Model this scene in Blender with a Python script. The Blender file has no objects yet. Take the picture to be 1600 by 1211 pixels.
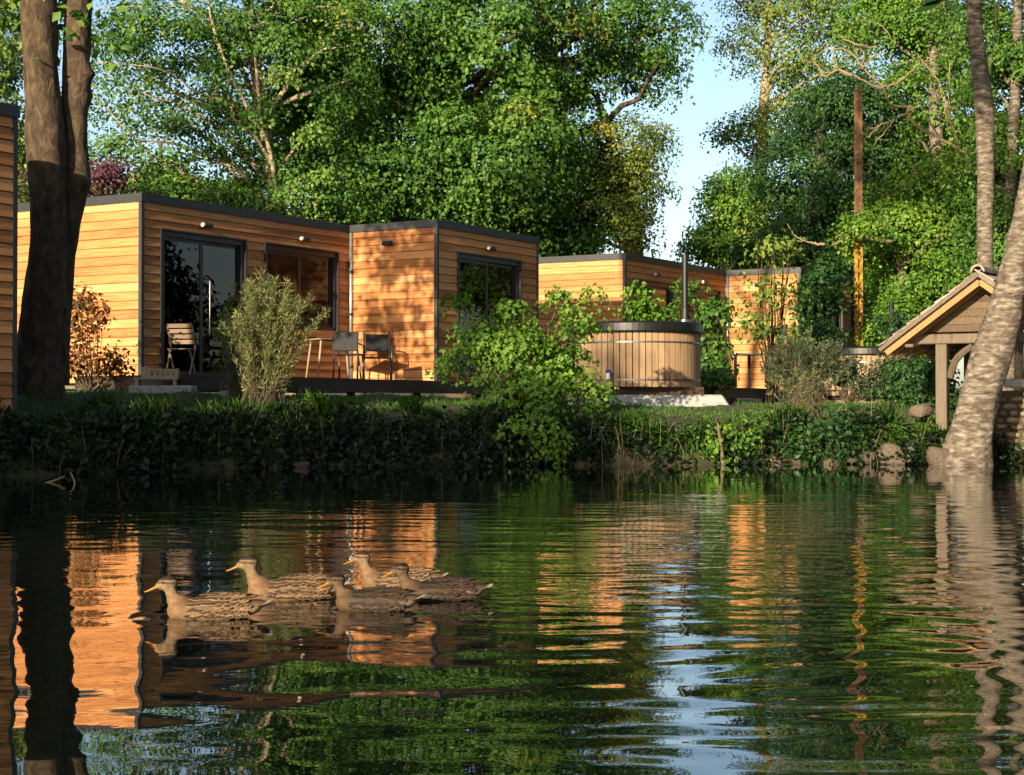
import bpy, bmesh, math, random
import numpy as np
from mathutils import Vector, Matrix

# ------------------------------------------------------------------ camera, sky, sun, exposure
scene = bpy.context.scene
C = scene.collection
F, HOR, CAMZ = 2573.0, 635.0, 0.78            # focal length and horizon row in pixels of the 1600 px photograph
cam_data = bpy.data.cameras.new('camera')
cam_data.sensor_width = 36.0
cam_data.lens = 36.0 * F / 1600.0
cam_data.clip_start = 0.05
cam_data.clip_end = 3000.0
cam = bpy.data.objects.new('camera', cam_data)
C.objects.link(cam)
cam.location = (0, 0, CAMZ)
cam.rotation_euler = (math.radians(90) + math.atan((HOR - 605.5) / F), 0, 0)
scene.camera = cam

SUN_EL = math.radians(15.0)
SH = np.array([-0.488, -0.873]); SH = SH / np.linalg.norm(SH)      # horizontal direction towards the sun
world = bpy.data.worlds.new('World')
scene.world = world
world.use_nodes = True
wn = world.node_tree
wn.nodes.clear()
w_out = wn.nodes.new('ShaderNodeOutputWorld')
w_bg = wn.nodes.new('ShaderNodeBackground')
w_sky = wn.nodes.new('ShaderNodeTexSky')
w_sky.sky_type = 'NISHITA'
w_sky.sun_disc = False
w_sky.sun_elevation = SUN_EL
w_sky.sun_rotation = math.atan2(SH[0], SH[1])
w_sky.altitude = 50
w_sky.air_density = 0.9
w_sky.dust_density = 1.6
w_sky.ozone_density = 1.0
w_bg.inputs['Strength'].default_value = 0.095
wn.links.new(w_sky.outputs[0], w_bg.inputs['Color'])
wn.links.new(w_bg.outputs[0], w_out.inputs['Surface'])

sun_data = bpy.data.lights.new('sun', 'SUN')
sun_data.energy = 5.0
sun_data.angle = math.radians(0.55)
sun_data.color = (1.0, 0.83, 0.58)
sun = bpy.data.objects.new('sun', sun_data)
C.objects.link(sun)
to_sun = Vector((SH[0] * math.cos(SUN_EL), SH[1] * math.cos(SUN_EL), math.sin(SUN_EL)))
sun.rotation_euler = to_sun.to_track_quat('Z', 'Y').to_euler()
sun.location = to_sun * 60

scene.view_settings.view_transform = 'Standard'
scene.view_settings.look = 'None'
scene.view_settings.exposure = 1.33
scene.view_settings.gamma = 1.0
scene.view_settings.use_curve_mapping = False
scene.cycles.max_bounces = 7
scene.cycles.diffuse_bounces = 4
scene.cycles.glossy_bounces = 3
scene.cycles.transmission_bounces = 4
scene.cycles.transparent_max_bounces = 8

RNG = np.random.default_rng(7)
random.seed(7)

# ------------------------------------------------------------------ helpers
def at(px, py, d):
    """world point seen at photo pixel (px, py) at distance d along the view axis"""
    return np.array([(px - 800.0) / F * d, d, CAMZ + (HOR - py) / F * d])

def tag(o, label=None, cat=None, group=None, kind=None):
    if label: o['label'] = label
    if cat: o['category'] = cat
    if group: o['group'] = group
    if kind: o['kind'] = kind
    return o

def empty(name, loc=(0, 0, 0), rz=0.0, parent=None):
    o = bpy.data.objects.new(name, None)
    C.objects.link(o)
    o.location = loc
    o.rotation_euler = (0, 0, rz)
    o.empty_display_size = 0.2
    if parent: o.parent = parent
    return o

def link(name, mesh, mat=None, parent=None, loc=None, rot=None, scale=None):
    o = bpy.data.objects.new(name, mesh)
    C.objects.link(o)
    if mat and not mesh.materials: mesh.materials.append(mat)
    if parent: o.parent = parent
    if loc is not None: o.location = loc
    if rot is not None: o.rotation_euler = rot
    if scale is not None: o.scale = scale
    return o

def np_mesh(name, V, faces_flat, sizes, smooth=False, attrs=None):
    """fast mesh: V (n,3); faces_flat loop vertex indices; sizes loop count of each face"""
    me = bpy.data.meshes.new(name)
    V = np.ascontiguousarray(V, dtype=np.float32)
    me.vertices.add(len(V)); me.vertices.foreach_set('co', V.ravel())
    fl = np.ascontiguousarray(faces_flat, dtype=np.int32).ravel()
    sizes = np.ascontiguousarray(sizes, dtype=np.int32)
    me.loops.add(len(fl)); me.loops.foreach_set('vertex_index', fl)
    starts = np.concatenate([[0], np.cumsum(sizes)[:-1]]).astype(np.int32)
    me.polygons.add(len(sizes)); me.polygons.foreach_set('loop_start', starts)
    if smooth: me.polygons.foreach_set('use_smooth', np.ones(len(sizes), dtype=bool))
    for an, (dom, typ, arr) in (attrs or {}).items():
        a = me.attributes.new(an, typ, dom)
        if typ == 'FLOAT': a.data.foreach_set('value', np.ascontiguousarray(arr, dtype=np.float32).ravel())
        else: a.data.foreach_set('color', np.ascontiguousarray(arr, dtype=np.float32).ravel())
    me.update(calc_edges=True)
    me.validate()
    return me

class MB:
    """collects vertices and faces of one mesh"""
    def __init__(s): s.v = []; s.f = []
    def add(s, vs, fs):
        n = len(s.v); s.v += [tuple(map(float, p)) for p in vs]; s.f += [tuple(i + n for i in f) for f in fs]
    def box(s, c, size, M=None):
        hx, hy, hz = size[0] / 2, size[1] / 2, size[2] / 2
        vs = [Vector((x * hx, y * hy, z * hz)) for z in (-1, 1) for y in (-1, 1) for x in (-1, 1)]
        if M is not None: vs = [M @ p for p in vs]
        vs = [p + Vector(c) for p in vs]
        s.add(vs, [(0, 2, 3, 1), (4, 5, 7, 6), (0, 1, 5, 4), (2, 6, 7, 3), (0, 4, 6, 2), (1, 3, 7, 5)])
        return s
    def bbox(s, x0, x1, y0, y1, z0, z1):
        return s.box(((x0 + x1) / 2, (y0 + y1) / 2, (z0 + z1) / 2), (abs(x1 - x0), abs(y1 - y0), abs(z1 - z0)))
    def tube(s, pts, radii, n=8, cap=True, jit=0.0, flat=1.0):
        pts = [Vector(p) for p in pts]
        if not hasattr(radii, '__len__'): radii = [radii] * len(pts)
        ref = None; base = len(s.v); m = len(pts)
        for i, p in enumerate(pts):
            t = (pts[min(i + 1, m - 1)] - pts[max(i - 1, 0)]).normalized()
            if ref is None:
                a = Vector((0, 0, 1)) if abs(t.z) < 0.9 else Vector((1, 0, 0))
                ref = (a - t * a.dot(t)).normalized()
            else:
                ref = (ref - t * ref.dot(t))
                ref = ref.normalized() if ref.length > 1e-6 else Vector((1, 0, 0))
            b = t.cross(ref)
            for k in range(n):
                an = 2 * math.pi * k / n
                r = radii[i] * (1 + (random.uniform(-jit, jit) if jit else 0))
                s.v.append(tuple(p + (ref * math.cos(an) + b * math.sin(an) * flat) * r))
        for i in range(m - 1):
            for k in range(n):
                a = base + i * n + k; b2 = base + i * n + (k + 1) % n
                s.f.append((a, b2, b2 + n, a + n))
        if cap:
            s.f.append(tuple(base + k for k in reversed(range(n))))
            s.f.append(tuple(base + (m - 1) * n + k for k in range(n)))
        return s
    def prism(s, poly, y0, y1):
        """poly in (x,z), extruded along y"""
        n = len(poly)
        vs = [(x, y0, z) for x, z in poly] + [(x, y1, z) for x, z in poly]
        fs = [tuple(range(n)), tuple(reversed(range(n, 2 * n)))]
        for i in range(n):
            j = (i + 1) % n
            fs.append((i, i + n, j + n, j))
        s.add(vs, fs)
        return s
    def mesh(s, name, smooth=False, bevel=0.0):
        me = bpy.data.meshes.new(name)
        me.from_pydata(s.v, [], s.f)
        bm = bmesh.new(); bm.from_mesh(me)
        bmesh.ops.recalc_face_normals(bm, faces=bm.faces)
        if bevel > 0:
            bmesh.ops.bevel(bm, geom=list(bm.edges), offset=bevel, segments=1, affect='EDGES', profile=0.5)
        bm.to_mesh(me); bm.free()
        if smooth: me.polygons.foreach_set('use_smooth', [True] * len(me.polygons))
        me.update()
        return me
    def build(s, name, mat, parent=None, loc=None, rot=None, smooth=False, bevel=0.0):
        return link(name, s.mesh(name, smooth, bevel), mat, parent, loc, rot)

def copy_tree(o, parent=None):
    c = o.copy(); C.objects.link(c); c.parent = parent
    for ch in list(o.children): copy_tree(ch, c)
    return c

def spline(pts, n):
    """Catmull-Rom resample of rows (any dimension)"""
    P = np.array(pts, dtype=float); m = len(P)
    out = []
    for t in np.linspace(0, m - 1 - 1e-6, n):
        i = int(t); u = t - i
        p0, p1, p2, p3 = P[max(i - 1, 0)], P[i], P[i + 1], P[min(i + 2, m - 1)]
        out.append(0.5 * (2 * p1 + (p2 - p0) * u + (2 * p0 - 5 * p1 + 4 * p2 - p3) * u * u + (3 * p1 - p0 - 3 * p2 + p3) * u ** 3))
    return np.array(out)

def sn(x, y, z=0.0, seed=0.0):
    """cheap smooth pseudo-noise, about -1..1"""
    return (np.sin(1.7 * x + 2.3 * y + 1.1 * z + seed) + np.sin(-2.9 * x + 1.3 * y - 2.1 * z + 1.7 * seed + 1.0)
            + np.sin(0.9 * x - 3.1 * y + 3.3 * z + 2.3 * seed + 2.0) + np.sin(4.1 * x + 3.7 * y + 2.7 * z + 0.7 * seed + 4.0)) / 3.2

# ------------------------------------------------------------------ materials
def newmat(name):
    m = bpy.data.materials.new(name); m.use_nodes = True
    nt = m.node_tree; nt.nodes.clear()
    out = nt.nodes.new('ShaderNodeOutputMaterial')
    return m, nt, out

def N(nt, typ, **kw):
    n = nt.nodes.new(typ)
    for k, v in kw.items():
        if k in n.inputs: n.inputs[k].default_value = v
        else: setattr(n, k, v)
    return n

def ramp(nt, fac, stops):
    r = nt.nodes.new('ShaderNodeValToRGB')
    els = r.color_ramp.elements
    while len(els) < len(stops): els.new(0.5)
    for e, (p, c) in zip(els, stops):
        e.position = p; e.color = (*c, 1) if len(c) == 3 else c
    nt.links.new(fac, r.inputs[0])
    return r.outputs[0]

def surf(name, stops, rough=0.8, scale=(4, 4, 4), noise=5.0, detail=6.0, bump=0.3, bump_dist=0.01, spec=0.3,
         metal=0.0, rnd=0.0, fine=0.0, coord='Object', dist=0.0):
    """noise-coloured surface; rnd mixes each object's own random value into the colour factor"""
    m, nt, out = newmat(name)
    L = nt.links.new
    tc = N(nt, 'ShaderNodeTexCoord'); mp = N(nt, 'ShaderNodeMapping'); mp.inputs['Scale'].default_value = scale
    L(tc.outputs[coord], mp.inputs['Vector'])
    vec = mp.outputs[0]
    oi = N(nt, 'ShaderNodeObjectInfo')
    if rnd > 0:
        mul = N(nt, 'ShaderNodeMath', operation='MULTIPLY'); L(oi.outputs['Random'], mul.inputs[0]); mul.inputs[1].default_value = 37.0
        cmb = N(nt, 'ShaderNodeCombineXYZ'); [L(mul.outputs[0], cmb.inputs[i]) for i in range(3)]
        ad = N(nt, 'ShaderNodeVectorMath', operation='ADD'); L(vec, ad.inputs[0]); L(cmb.outputs[0], ad.inputs[1]); vec = ad.outputs[0]
    nz = N(nt, 'ShaderNodeTexNoise', Scale=noise, Detail=detail, Roughness=0.62, Distortion=dist); L(vec, nz.inputs['Vector'])
    fac = nz.outputs['Fac']
    if rnd > 0:
        mr = N(nt, 'ShaderNodeMapRange'); L(oi.outputs['Random'], mr.inputs['Value'])
        mr.inputs['To Min'].default_value = -rnd; mr.inputs['To Max'].default_value = rnd
        a2 = N(nt, 'ShaderNodeMath', operation='ADD'); L(fac, a2.inputs[0]); L(mr.outputs[0], a2.inputs[1]); fac = a2.outputs[0]
    col = ramp(nt, fac, stops)
    b = N(nt, 'ShaderNodeBsdfPrincipled', Roughness=rough, Metallic=metal)
    b.inputs['Specular IOR Level'].default_value = spec
    L(col, b.inputs['Base Color'])
    if bump > 0:
        bp = N(nt, 'ShaderNodeBump', Strength=bump, Distance=bump_dist); L(nz.outputs['Fac'], bp.inputs['Height']); L(bp.outputs[0], b.inputs['Normal'])
    L(b.outputs[0], out.inputs['Surface'])
    return m

def wood(name, stops, grain=(1.2, 26, 26), rough=0.65, rnd=0.16, knots=True, bump=0.25, spec=0.25, axis=0):
    """timber with grain along local x (axis 0), y or z, knots and its own tone for each piece"""
    m, nt, out = newmat(name)
    L = nt.links.new
    tc = N(nt, 'ShaderNodeTexCoord'); oi = N(nt, 'ShaderNodeObjectInfo')
    mul = N(nt, 'ShaderNodeMath', operation='MULTIPLY'); L(oi.outputs['Random'], mul.inputs[0]); mul.inputs[1].default_value = 53.0
    cmb = N(nt, 'ShaderNodeCombineXYZ'); [L(mul.outputs[0], cmb.inputs[i]) for i in range(3)]
    ad = N(nt, 'ShaderNodeVectorMath', operation='ADD'); L(tc.outputs['Object'], ad.inputs[0]); L(cmb.outputs[0], ad.inputs[1])
    g = list(grain)
    if axis == 1: g = [grain[1], grain[0], grain[2]]
    if axis == 2: g = [grain[1], grain[2], grain[0]]
    mp = N(nt, 'ShaderNodeMapping'); mp.inputs['Scale'].default_value = g; L(ad.outputs[0], mp.inputs['Vector'])
    nz = N(nt, 'ShaderNodeTexNoise', Scale=1.6, Detail=7.0, Roughness=0.6, Distortion=0.6); L(mp.outputs[0], nz.inputs['Vector'])
    big = N(nt, 'ShaderNodeTexNoise', Scale=0.9, Detail=2.0); L(ad.outputs[0], big.inputs['Vector'])
    mr = N(nt, 'ShaderNodeMapRange'); L(oi.outputs['Random'], mr.inputs['Value'])
    mr.inputs['To Min'].default_value = -rnd; mr.inputs['To Max'].default_value = rnd
    a1 = N(nt, 'ShaderNodeMath', operation='ADD'); L(nz.outputs['Fac'], a1.inputs[0]); L(mr.outputs[0], a1.inputs[1])
    mb = N(nt, 'ShaderNodeMapRange'); L(big.outputs['Fac'], mb.inputs['Value']); mb.inputs['To Min'].default_value = -0.14; mb.inputs['To Max'].default_value = 0.14
    a2 = N(nt, 'ShaderNodeMath', operation='ADD'); L(a1.outputs[0], a2.inputs[0]); L(mb.outputs[0], a2.inputs[1])
    col = ramp(nt, a2.outputs[0], stops)
    if knots:
        vo = N(nt, 'ShaderNodeTexVoronoi', Scale=1.0)
        mp2 = N(nt, 'ShaderNodeMapping'); k = [1.6, 7, 7] if axis == 0 else ([7, 1.6, 7] if axis == 1 else [7, 7, 1.6])
        mp2.inputs['Scale'].default_value = k; L(ad.outputs[0], mp2.inputs['Vector']); L(mp2.outputs[0], vo.inputs['Vector'])
        kr = N(nt, 'ShaderNodeMapRange'); L(vo.outputs['Distance'], kr.inputs['Value'])
        kr.inputs['From Min'].default_value = 0.05; kr.inputs['From Max'].default_value = 0.17; kr.inputs['To Min'].default_value = 0.62; kr.inputs['To Max'].default_value = 0.0
        mx = N(nt, 'ShaderNodeMix', data_type='RGBA'); L(kr.outputs[0], mx.inputs['Factor']); L(col, mx.inputs['A'])
        d = stops[0][1]; mx.inputs['B'].default_value = (d[0] * .45, d[1] * .35, d[2] * .3, 1); col = mx.outputs['Result']
    b = N(nt, 'ShaderNodeBsdfPrincipled', Roughness=rough); b.inputs['Specular IOR Level'].default_value = spec
    L(col, b.inputs['Base Color'])
    bp = N(nt, 'ShaderNodeBump', Strength=bump, Distance=0.004); L(nz.outputs['Fac'], bp.inputs['Height']); L(bp.outputs[0], b.inputs['Normal'])
    L(b.outputs[0], out.inputs['Surface'])
    return m

def leafmat(name, stops, trans=0.3, rough=0.5, spec=0.25):
    """leaf blades: colour from the 'rnd' face value, light passes through"""
    m, nt, out = newmat(name)
    L = nt.links.new
    at_ = N(nt, 'ShaderNodeAttribute', attribute_name='rnd')
    col = ramp(nt, at_.outputs['Fac'], stops)
    b = N(nt, 'ShaderNodeBsdfPrincipled', Roughness=rough); b.inputs['Specular IOR Level'].default_value = spec
    L(col, b.inputs['Base Color'])
    t = N(nt, 'ShaderNodeBsdfTranslucent')
    hs = N(nt, 'ShaderNodeHueSaturation', Saturation=1.15, Value=1.25); L(col, hs.inputs['Color']); L(hs.outputs[0], t.inputs['Color'])
    mx = N(nt, 'ShaderNodeMixShader'); mx.inputs[0].default_value = trans
    L(b.outputs[0], mx.inputs[1]); L(t.outputs[0], mx.inputs[2]); L(mx.outputs[0], out.inputs['Surface'])
    return m

M = {}
M['larch'] = wood('larch cladding', [(0.16, (0.2142, 0.0805, 0.0262)), (0.38, (0.3570, 0.1422, 0.0438)), (0.54, (0.4386, 0.1848, 0.0606)), (0.72, (0.5202, 0.2511, 0.0978)), (0.9, (0.5712, 0.3127, 0.1444))], rnd=.24)
M['weathered'] = wood('weathered plank', [(0.2, (0.0387, 0.0236, 0.0140)), (0.5, (0.0818, 0.0520, 0.0306)), (0.8, (0.1334, 0.0918, 0.0555))], bump=0.6)
M['post_wood'] = wood('old post timber', [(0.2, (0.0473, 0.0337, 0.0236)), (0.5, (0.0912, 0.0674, 0.0473)), (0.8, (0.1350, 0.1046, 0.0743))], bump=0.6, axis=2)
M['rafter'] = wood('new rafter timber', [(0.2, (0.1714, 0.0857, 0.0300)), (0.5, (0.2356, 0.1285, 0.0471)), (0.8, (0.2827, 0.1714, 0.0728))])
M['verge'] = wood('weathered verge board', [(0.2, (0.0713, 0.0551, 0.0401)), (0.5, (0.1166, 0.0940, 0.0713)), (0.8, (0.1750, 0.1458, 0.1134))], bump=0.6)
M['stave'] = wood('tub stave', [(0.2, (0.194, 0.122, 0.068)), (0.5, (0.281, 0.184, 0.104)), (0.8, (0.360, 0.248, 0.151))], axis=2)
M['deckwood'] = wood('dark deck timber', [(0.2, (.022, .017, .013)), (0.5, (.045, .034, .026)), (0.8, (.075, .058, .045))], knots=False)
M['pale_wood'] = wood('pale pine', [(0.2, (0.231, 0.165, 0.105)), (0.5, (0.286, 0.215, 0.143)), (0.8, (0.341, 0.264, 0.182))])
M['black_metal'] = surf('anthracite metal', [(0.3, (0.0108, 0.0120, 0.0138)), (0.7, (0.0192, 0.0210, 0.0240))], rough=0.45, bump=0.02, noise=3, spec=0.5)
M['black_lid'] = surf('black lid', [(0.3, (.004, .004, .005)), (0.7, (.008, .008, .009))], rough=0.4, bump=0.05, spec=0.4)
M['frame_metal'] = surf('window frame metal', [(0.3, (.008, .009, .012)), (0.7, (.014, .016, .020))], rough=0.4, bump=0.0, spec=0.5)
M['grey_metal'] = surf('zinc pipe', [(0.3, (.30, .31, .33)), (0.7, (.42, .43, .45))], rough=0.35, bump=0.02, metal=0.7)
M['steel'] = surf('stove pipe steel', [(0.3, (.10, .10, .105)), (0.7, (.20, .20, .21))], rough=0.3, bump=0.02, metal=0.8)
M['chair_metal'] = surf('chair metal', [(0.3, (0.0330, 0.0300, 0.0270)), (0.7, (0.0600, 0.0540, 0.0480))], rough=0.4, bump=0.0, spec=0.6)
M['chair_sling'] = surf('chair sling', [(0.3, (0.0080, 0.0088, 0.0100)), (0.7, (0.0160, 0.0172, 0.0188))], rough=0.7, bump=0.1)
M['white'] = surf('white enamel', [(0.3, (.66, .66, .63)), (0.7, (.78, .78, .75))], rough=0.35, bump=0.0)
M['lamp_lens'] = surf('lamp lens', [(0.3, (0.420, 0.406, 0.364)), (0.7, (0.504, 0.490, 0.448))], rough=0.3, bump=0.0)
M['blue'] = surf('blue tap', [(0.3, (.02, .05, .20)), (0.7, (.03, .08, .30))], rough=0.4, bump=0.0)
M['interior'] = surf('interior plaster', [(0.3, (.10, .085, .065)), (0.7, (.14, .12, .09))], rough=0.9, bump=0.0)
M['concrete'] = surf('concrete', [(0.3, (0.176, 0.176, 0.168)), (0.55, (0.272, 0.272, 0.264)), (0.75, (0.352, 0.352, 0.344))], rough=0.9, noise=3, bump=0.4)
M['stone'] = surf('rubble stone', [(0.25, (0.085, 0.065, 0.049)), (0.5, (0.176, 0.137, 0.098)), (0.75, (0.273, 0.221, 0.163))], rough=0.9, noise=4, bump=0.6, bump_dist=0.03, rnd=0.18)
M['boulder'] = surf('boulder', [(0.25, (0.0540, 0.0410, 0.0310)), (0.5, (0.1188, 0.0886, 0.0664)), (0.75, (0.1944, 0.1550, 0.1163))], rough=0.9, noise=1.8, detail=8, bump=.8, bump_dist=0.07, rnd=0.12)
M['tile'] = surf('roof tile', [(0.25, (0.080, 0.056, 0.044)), (0.5, (0.176, 0.128, 0.104)), (0.75, (0.320, 0.272, 0.240))], rough=0.85, noise=6, bump=0.4, rnd=0.22)
M['rust'] = surf('rusty ochre paint', [(0.30, (.10, .045, .02)), (0.45, (.30, .15, .03)), (0.62, (.46, .27, .035)), (0.8, (.52, .33, .05))], rough=0.7, noise=4, bump=0.2, scale=(3, 3, 3))
M['rust_brown'] = surf('brown rust', [(0.30, (.05, .028, .016)), (0.5, (.12, .066, .036)), (0.7, (.20, .105, .045)), (0.85, (.28, .15, .05))], rough=0.85, noise=4, bump=0.2, scale=(3, 3, 3))
M['bark_grey'] = surf('grey lichen bark', [(0.30, (0.0351, 0.0262, 0.0196)), (0.44, (0.0932, 0.0720, 0.0534)), (0.54, (0.1495, 0.1245, 0.0959)), (0.64, (0.2493, 0.2168, 0.1763)), (0.78, (0.3371, 0.3081, 0.2645))], rough=0.95, noise=3.4, scale=(1.8, 1.8, 5.5), bump=1.0, bump_dist=0.06, dist=.25, detail=12.0)
M['bark_brown'] = surf('brown bark', [(0.28, (0.0166, 0.0113, 0.0066)), (0.48, (0.0478, 0.0319, 0.0186)), (0.62, (0.0850, 0.0591, 0.0352)), (0.82, (0.1355, 0.1016, 0.0617))], rough=0.95, noise=3.2, scale=(3.0, 3.0, 1.6), bump=0.9, bump_dist=0.05, dist=0.6)
M['bark_pale'] = surf('pale bark', [(0.28, (0.1323, 0.0959, 0.0607)), (0.5, (0.2633, 0.2079, 0.1418)), (0.7, (0.3847, 0.3240, 0.2430))], rough=0.9, noise=4.0, scale=(2, 2, .8), bump=0.4)
M['bark_dark'] = surf('dark bark', [(0.28, (.03, .022, .015)), (0.5, (.075, .055, .038)), (0.75, (.14, .105, .07))], rough=0.95, noise=4.0, scale=(3, 3, .8), bump=0.6)
M['twig'] = surf('dead twig', [(0.28, (0.110, 0.077, 0.039)), (0.5, (0.198, 0.149, 0.077)), (0.75, (0.264, 0.209, 0.121))], rough=0.9, noise=5.0, bump=0.3)
M['soil'] = surf('bank soil', [(0.25, (0.0260, 0.0195, 0.0121)), (0.45, (0.0563, 0.0433, 0.0260)), (0.6, (0.0433, 0.0520, 0.0195)), (0.8, (0.0867, 0.0694, 0.0456))], rough=1.0, noise=1.6, scale=(1, 1, 1), bump=0.8, bump_dist=0.06, detail=9)
M['leaf_maple'] = leafmat('maple leaf', [(0.0, (0.0323, 0.0846, 0.0149)), (0.5, (0.0672, 0.1580, 0.0224)), (0.85, (0.1146, 0.2170, 0.0319)), (1.0, (0.1856, 0.2221, 0.0361))])
M['leaf_light'] = leafmat('light leaf', [(0.0, (0.0581, 0.1100, 0.0188)), (0.5, (0.1104, 0.1820, 0.0303)), (0.85, (0.1781, 0.2310, 0.0460)), (1.0, (0.2513, 0.2310, 0.0575))])
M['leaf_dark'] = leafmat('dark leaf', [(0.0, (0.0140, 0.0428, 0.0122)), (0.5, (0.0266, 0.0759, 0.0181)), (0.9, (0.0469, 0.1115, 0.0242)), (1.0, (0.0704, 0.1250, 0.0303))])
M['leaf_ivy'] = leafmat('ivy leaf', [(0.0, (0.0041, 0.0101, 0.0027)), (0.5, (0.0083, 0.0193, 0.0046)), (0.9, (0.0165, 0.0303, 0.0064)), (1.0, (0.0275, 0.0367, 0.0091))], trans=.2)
M['leaf_fresh'] = leafmat('fresh leaf', [(0.0, (0.0496, 0.1195, 0.0140)), (0.5, (0.0936, 0.1998, 0.0205)), (0.9, (0.1478, 0.2596, 0.0313)), (1.0, (0.2162, 0.2709, 0.0454))])
M['leaf_yellow'] = leafmat('yellow green leaf', [(0.0, (0.0629, 0.1045, 0.0143)), (0.5, (0.1258, 0.1760, 0.0242)), (0.85, (0.1936, 0.2200, 0.0352)), (1.0, (0.2614, 0.2200, 0.0440))])
M['leaf_purple'] = leafmat('purple leaf', [(0.0, (.05, .018, .03)), (0.6, (.10, .035, .055)), (1.0, (.15, .06, .06))])
M['leaf_rust'] = leafmat('rusty leaf', [(0.0, (.055, .06, .014)), (0.35, (.10, .055, .018)), (0.7, (.16, .065, .022)), (1.0, (.22, .10, .03))])
M['leaf_willow'] = leafmat('willow leaf', [(0.0, (0.072, 0.090, 0.032)), (0.5, (0.144, 0.162, 0.054)), (0.85, (0.216, 0.216, 0.081)), (1.0, (0.297, 0.252, 0.117))])
M['leaf_grey'] = leafmat('grey green leaf', [(0.0, (0.0340, 0.0510, 0.0255)), (0.5, (0.0638, 0.0850, 0.0425)), (1.0, (0.1105, 0.1275, 0.0638))])
M['grass'] = leafmat('grass blade', [(0.0, (0.0298, 0.0766, 0.0112)), (0.5, (0.0510, 0.1326, 0.0150)), (0.85, (0.0850, 0.1836, 0.0206)), (1.0, (0.1700, 0.1938, 0.0561))])
# ------------------------------------------------------------------ the setting: ground and pond
SHORE = np.array([(-60, 10.0), (-20, 10.0), (-12, 11.0), (-9, 13.2), (-7.4, 15.6), (-6.2, 17.2), (-5.2, 18.6), (-4.0, 20.3), (-3.0, 21.0), (-1.5, 21.5), (0, 21.8),
                  (1.5, 21.5), (3, 22.0), (4.5, 22.2), (6, 22.35), (9, 22.6), (14, 23), (60, 24)])
def shore(x):
    x = np.asarray(x, dtype=float)
    return np.interp(x, SHORE[:, 0], SHORE[:, 1]) + 0.16 * np.sin(1.9 * x + .5) + 0.08 * np.sin(4.7 * x) + 0.04 * np.sin(11.3 * x + 1)

def ground_z(x, y):
    x = np.asarray(x, dtype=float); y = np.asarray(y, dtype=float)
    s = np.maximum(np.maximum(y - shore(x), 1.0 - y), np.abs(x) - 45.0)
    top_ = np.interp(x, [-6, -2, 1, 4, 8], [0.92, 0.88, 0.76, 0.75, 0.76])
    crest = np.interp(x, [-6, -2, 1, 4, 8], [0.72, 0.71, 0.60, 0.56, 0.46])
    crest = crest + .06 * np.sin(1.7 * x + .4) + .05 * np.sin(3.9 * x + 1.0) + .03 * np.sin(8.3 * x)
    k = np.interp(s, [-3, -0.6, -0.02, 0.12, 0.75, 1.2, 3.6, 6, 400], [-1.2, -0.45, -0.06, 0.06, .86, 1.0, 2.0, 2.0, 2.0])
    z = np.where(k <= 1, k * crest, crest + (k - 1) * (top_ - crest))
    b = np.clip((s + 0.1) / 0.8, 0, 1)
    z = z + b * (0.07 * sn(1.3 * x, 1.5 * y) + 0.025 * sn(4.3 * x, 3.9 * y, 0, 3) + 0.012 * sn(11 * x, 10 * y, 0, 5))
    far = np.clip((np.hypot(x, y) - 60) / 200, 0, 1)
    return z + far * 3.0
def gz(x, y): return float(ground_z(x, y))

def tensor_mesh(name, xs, ys, zf, smooth=True):
    X, Y = np.meshgrid(xs, ys)
    Z = zf(X, Y)
    V = np.stack([X, Y, Z], -1).reshape(-1, 3)
    nx, ny = len(xs), len(ys)
    i = np.arange(nx - 1)[None, :] + np.arange(ny - 1)[:, None] * nx
    q = np.stack([i, i + 1, i + 1 + nx, i + nx], -1).reshape(-1, 4)
    return np_mesh(name, V, q.ravel(), np.full(len(q), 4), smooth)

xs = np.concatenate([[-900, -400, -200, -100, -60, -40, -30, -24, -20, -17, -15, -13], np.arange(-11.5, 12.01, 0.11), [13, 14.5, 17, 20, 24, 30, 40, 60, 100, 200, 400, 900]])
ys = np.concatenate([[-600, -200, -80, -40, -20, -10, -5, -2, 0, 0.6, 1.2, 2.5, 5, 8, 11], np.arange(13, 28.01, 0.11), [29, 30, 31, 33, 35, 38, 42, 48, 55, 65, 80, 100, 140, 200, 300, 500, 900, 1500]])
M['ground'] = M['soil']
tag(link('ground', tensor_mesh('ground', xs, ys, ground_z), M['ground']), kind='structure')

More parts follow.
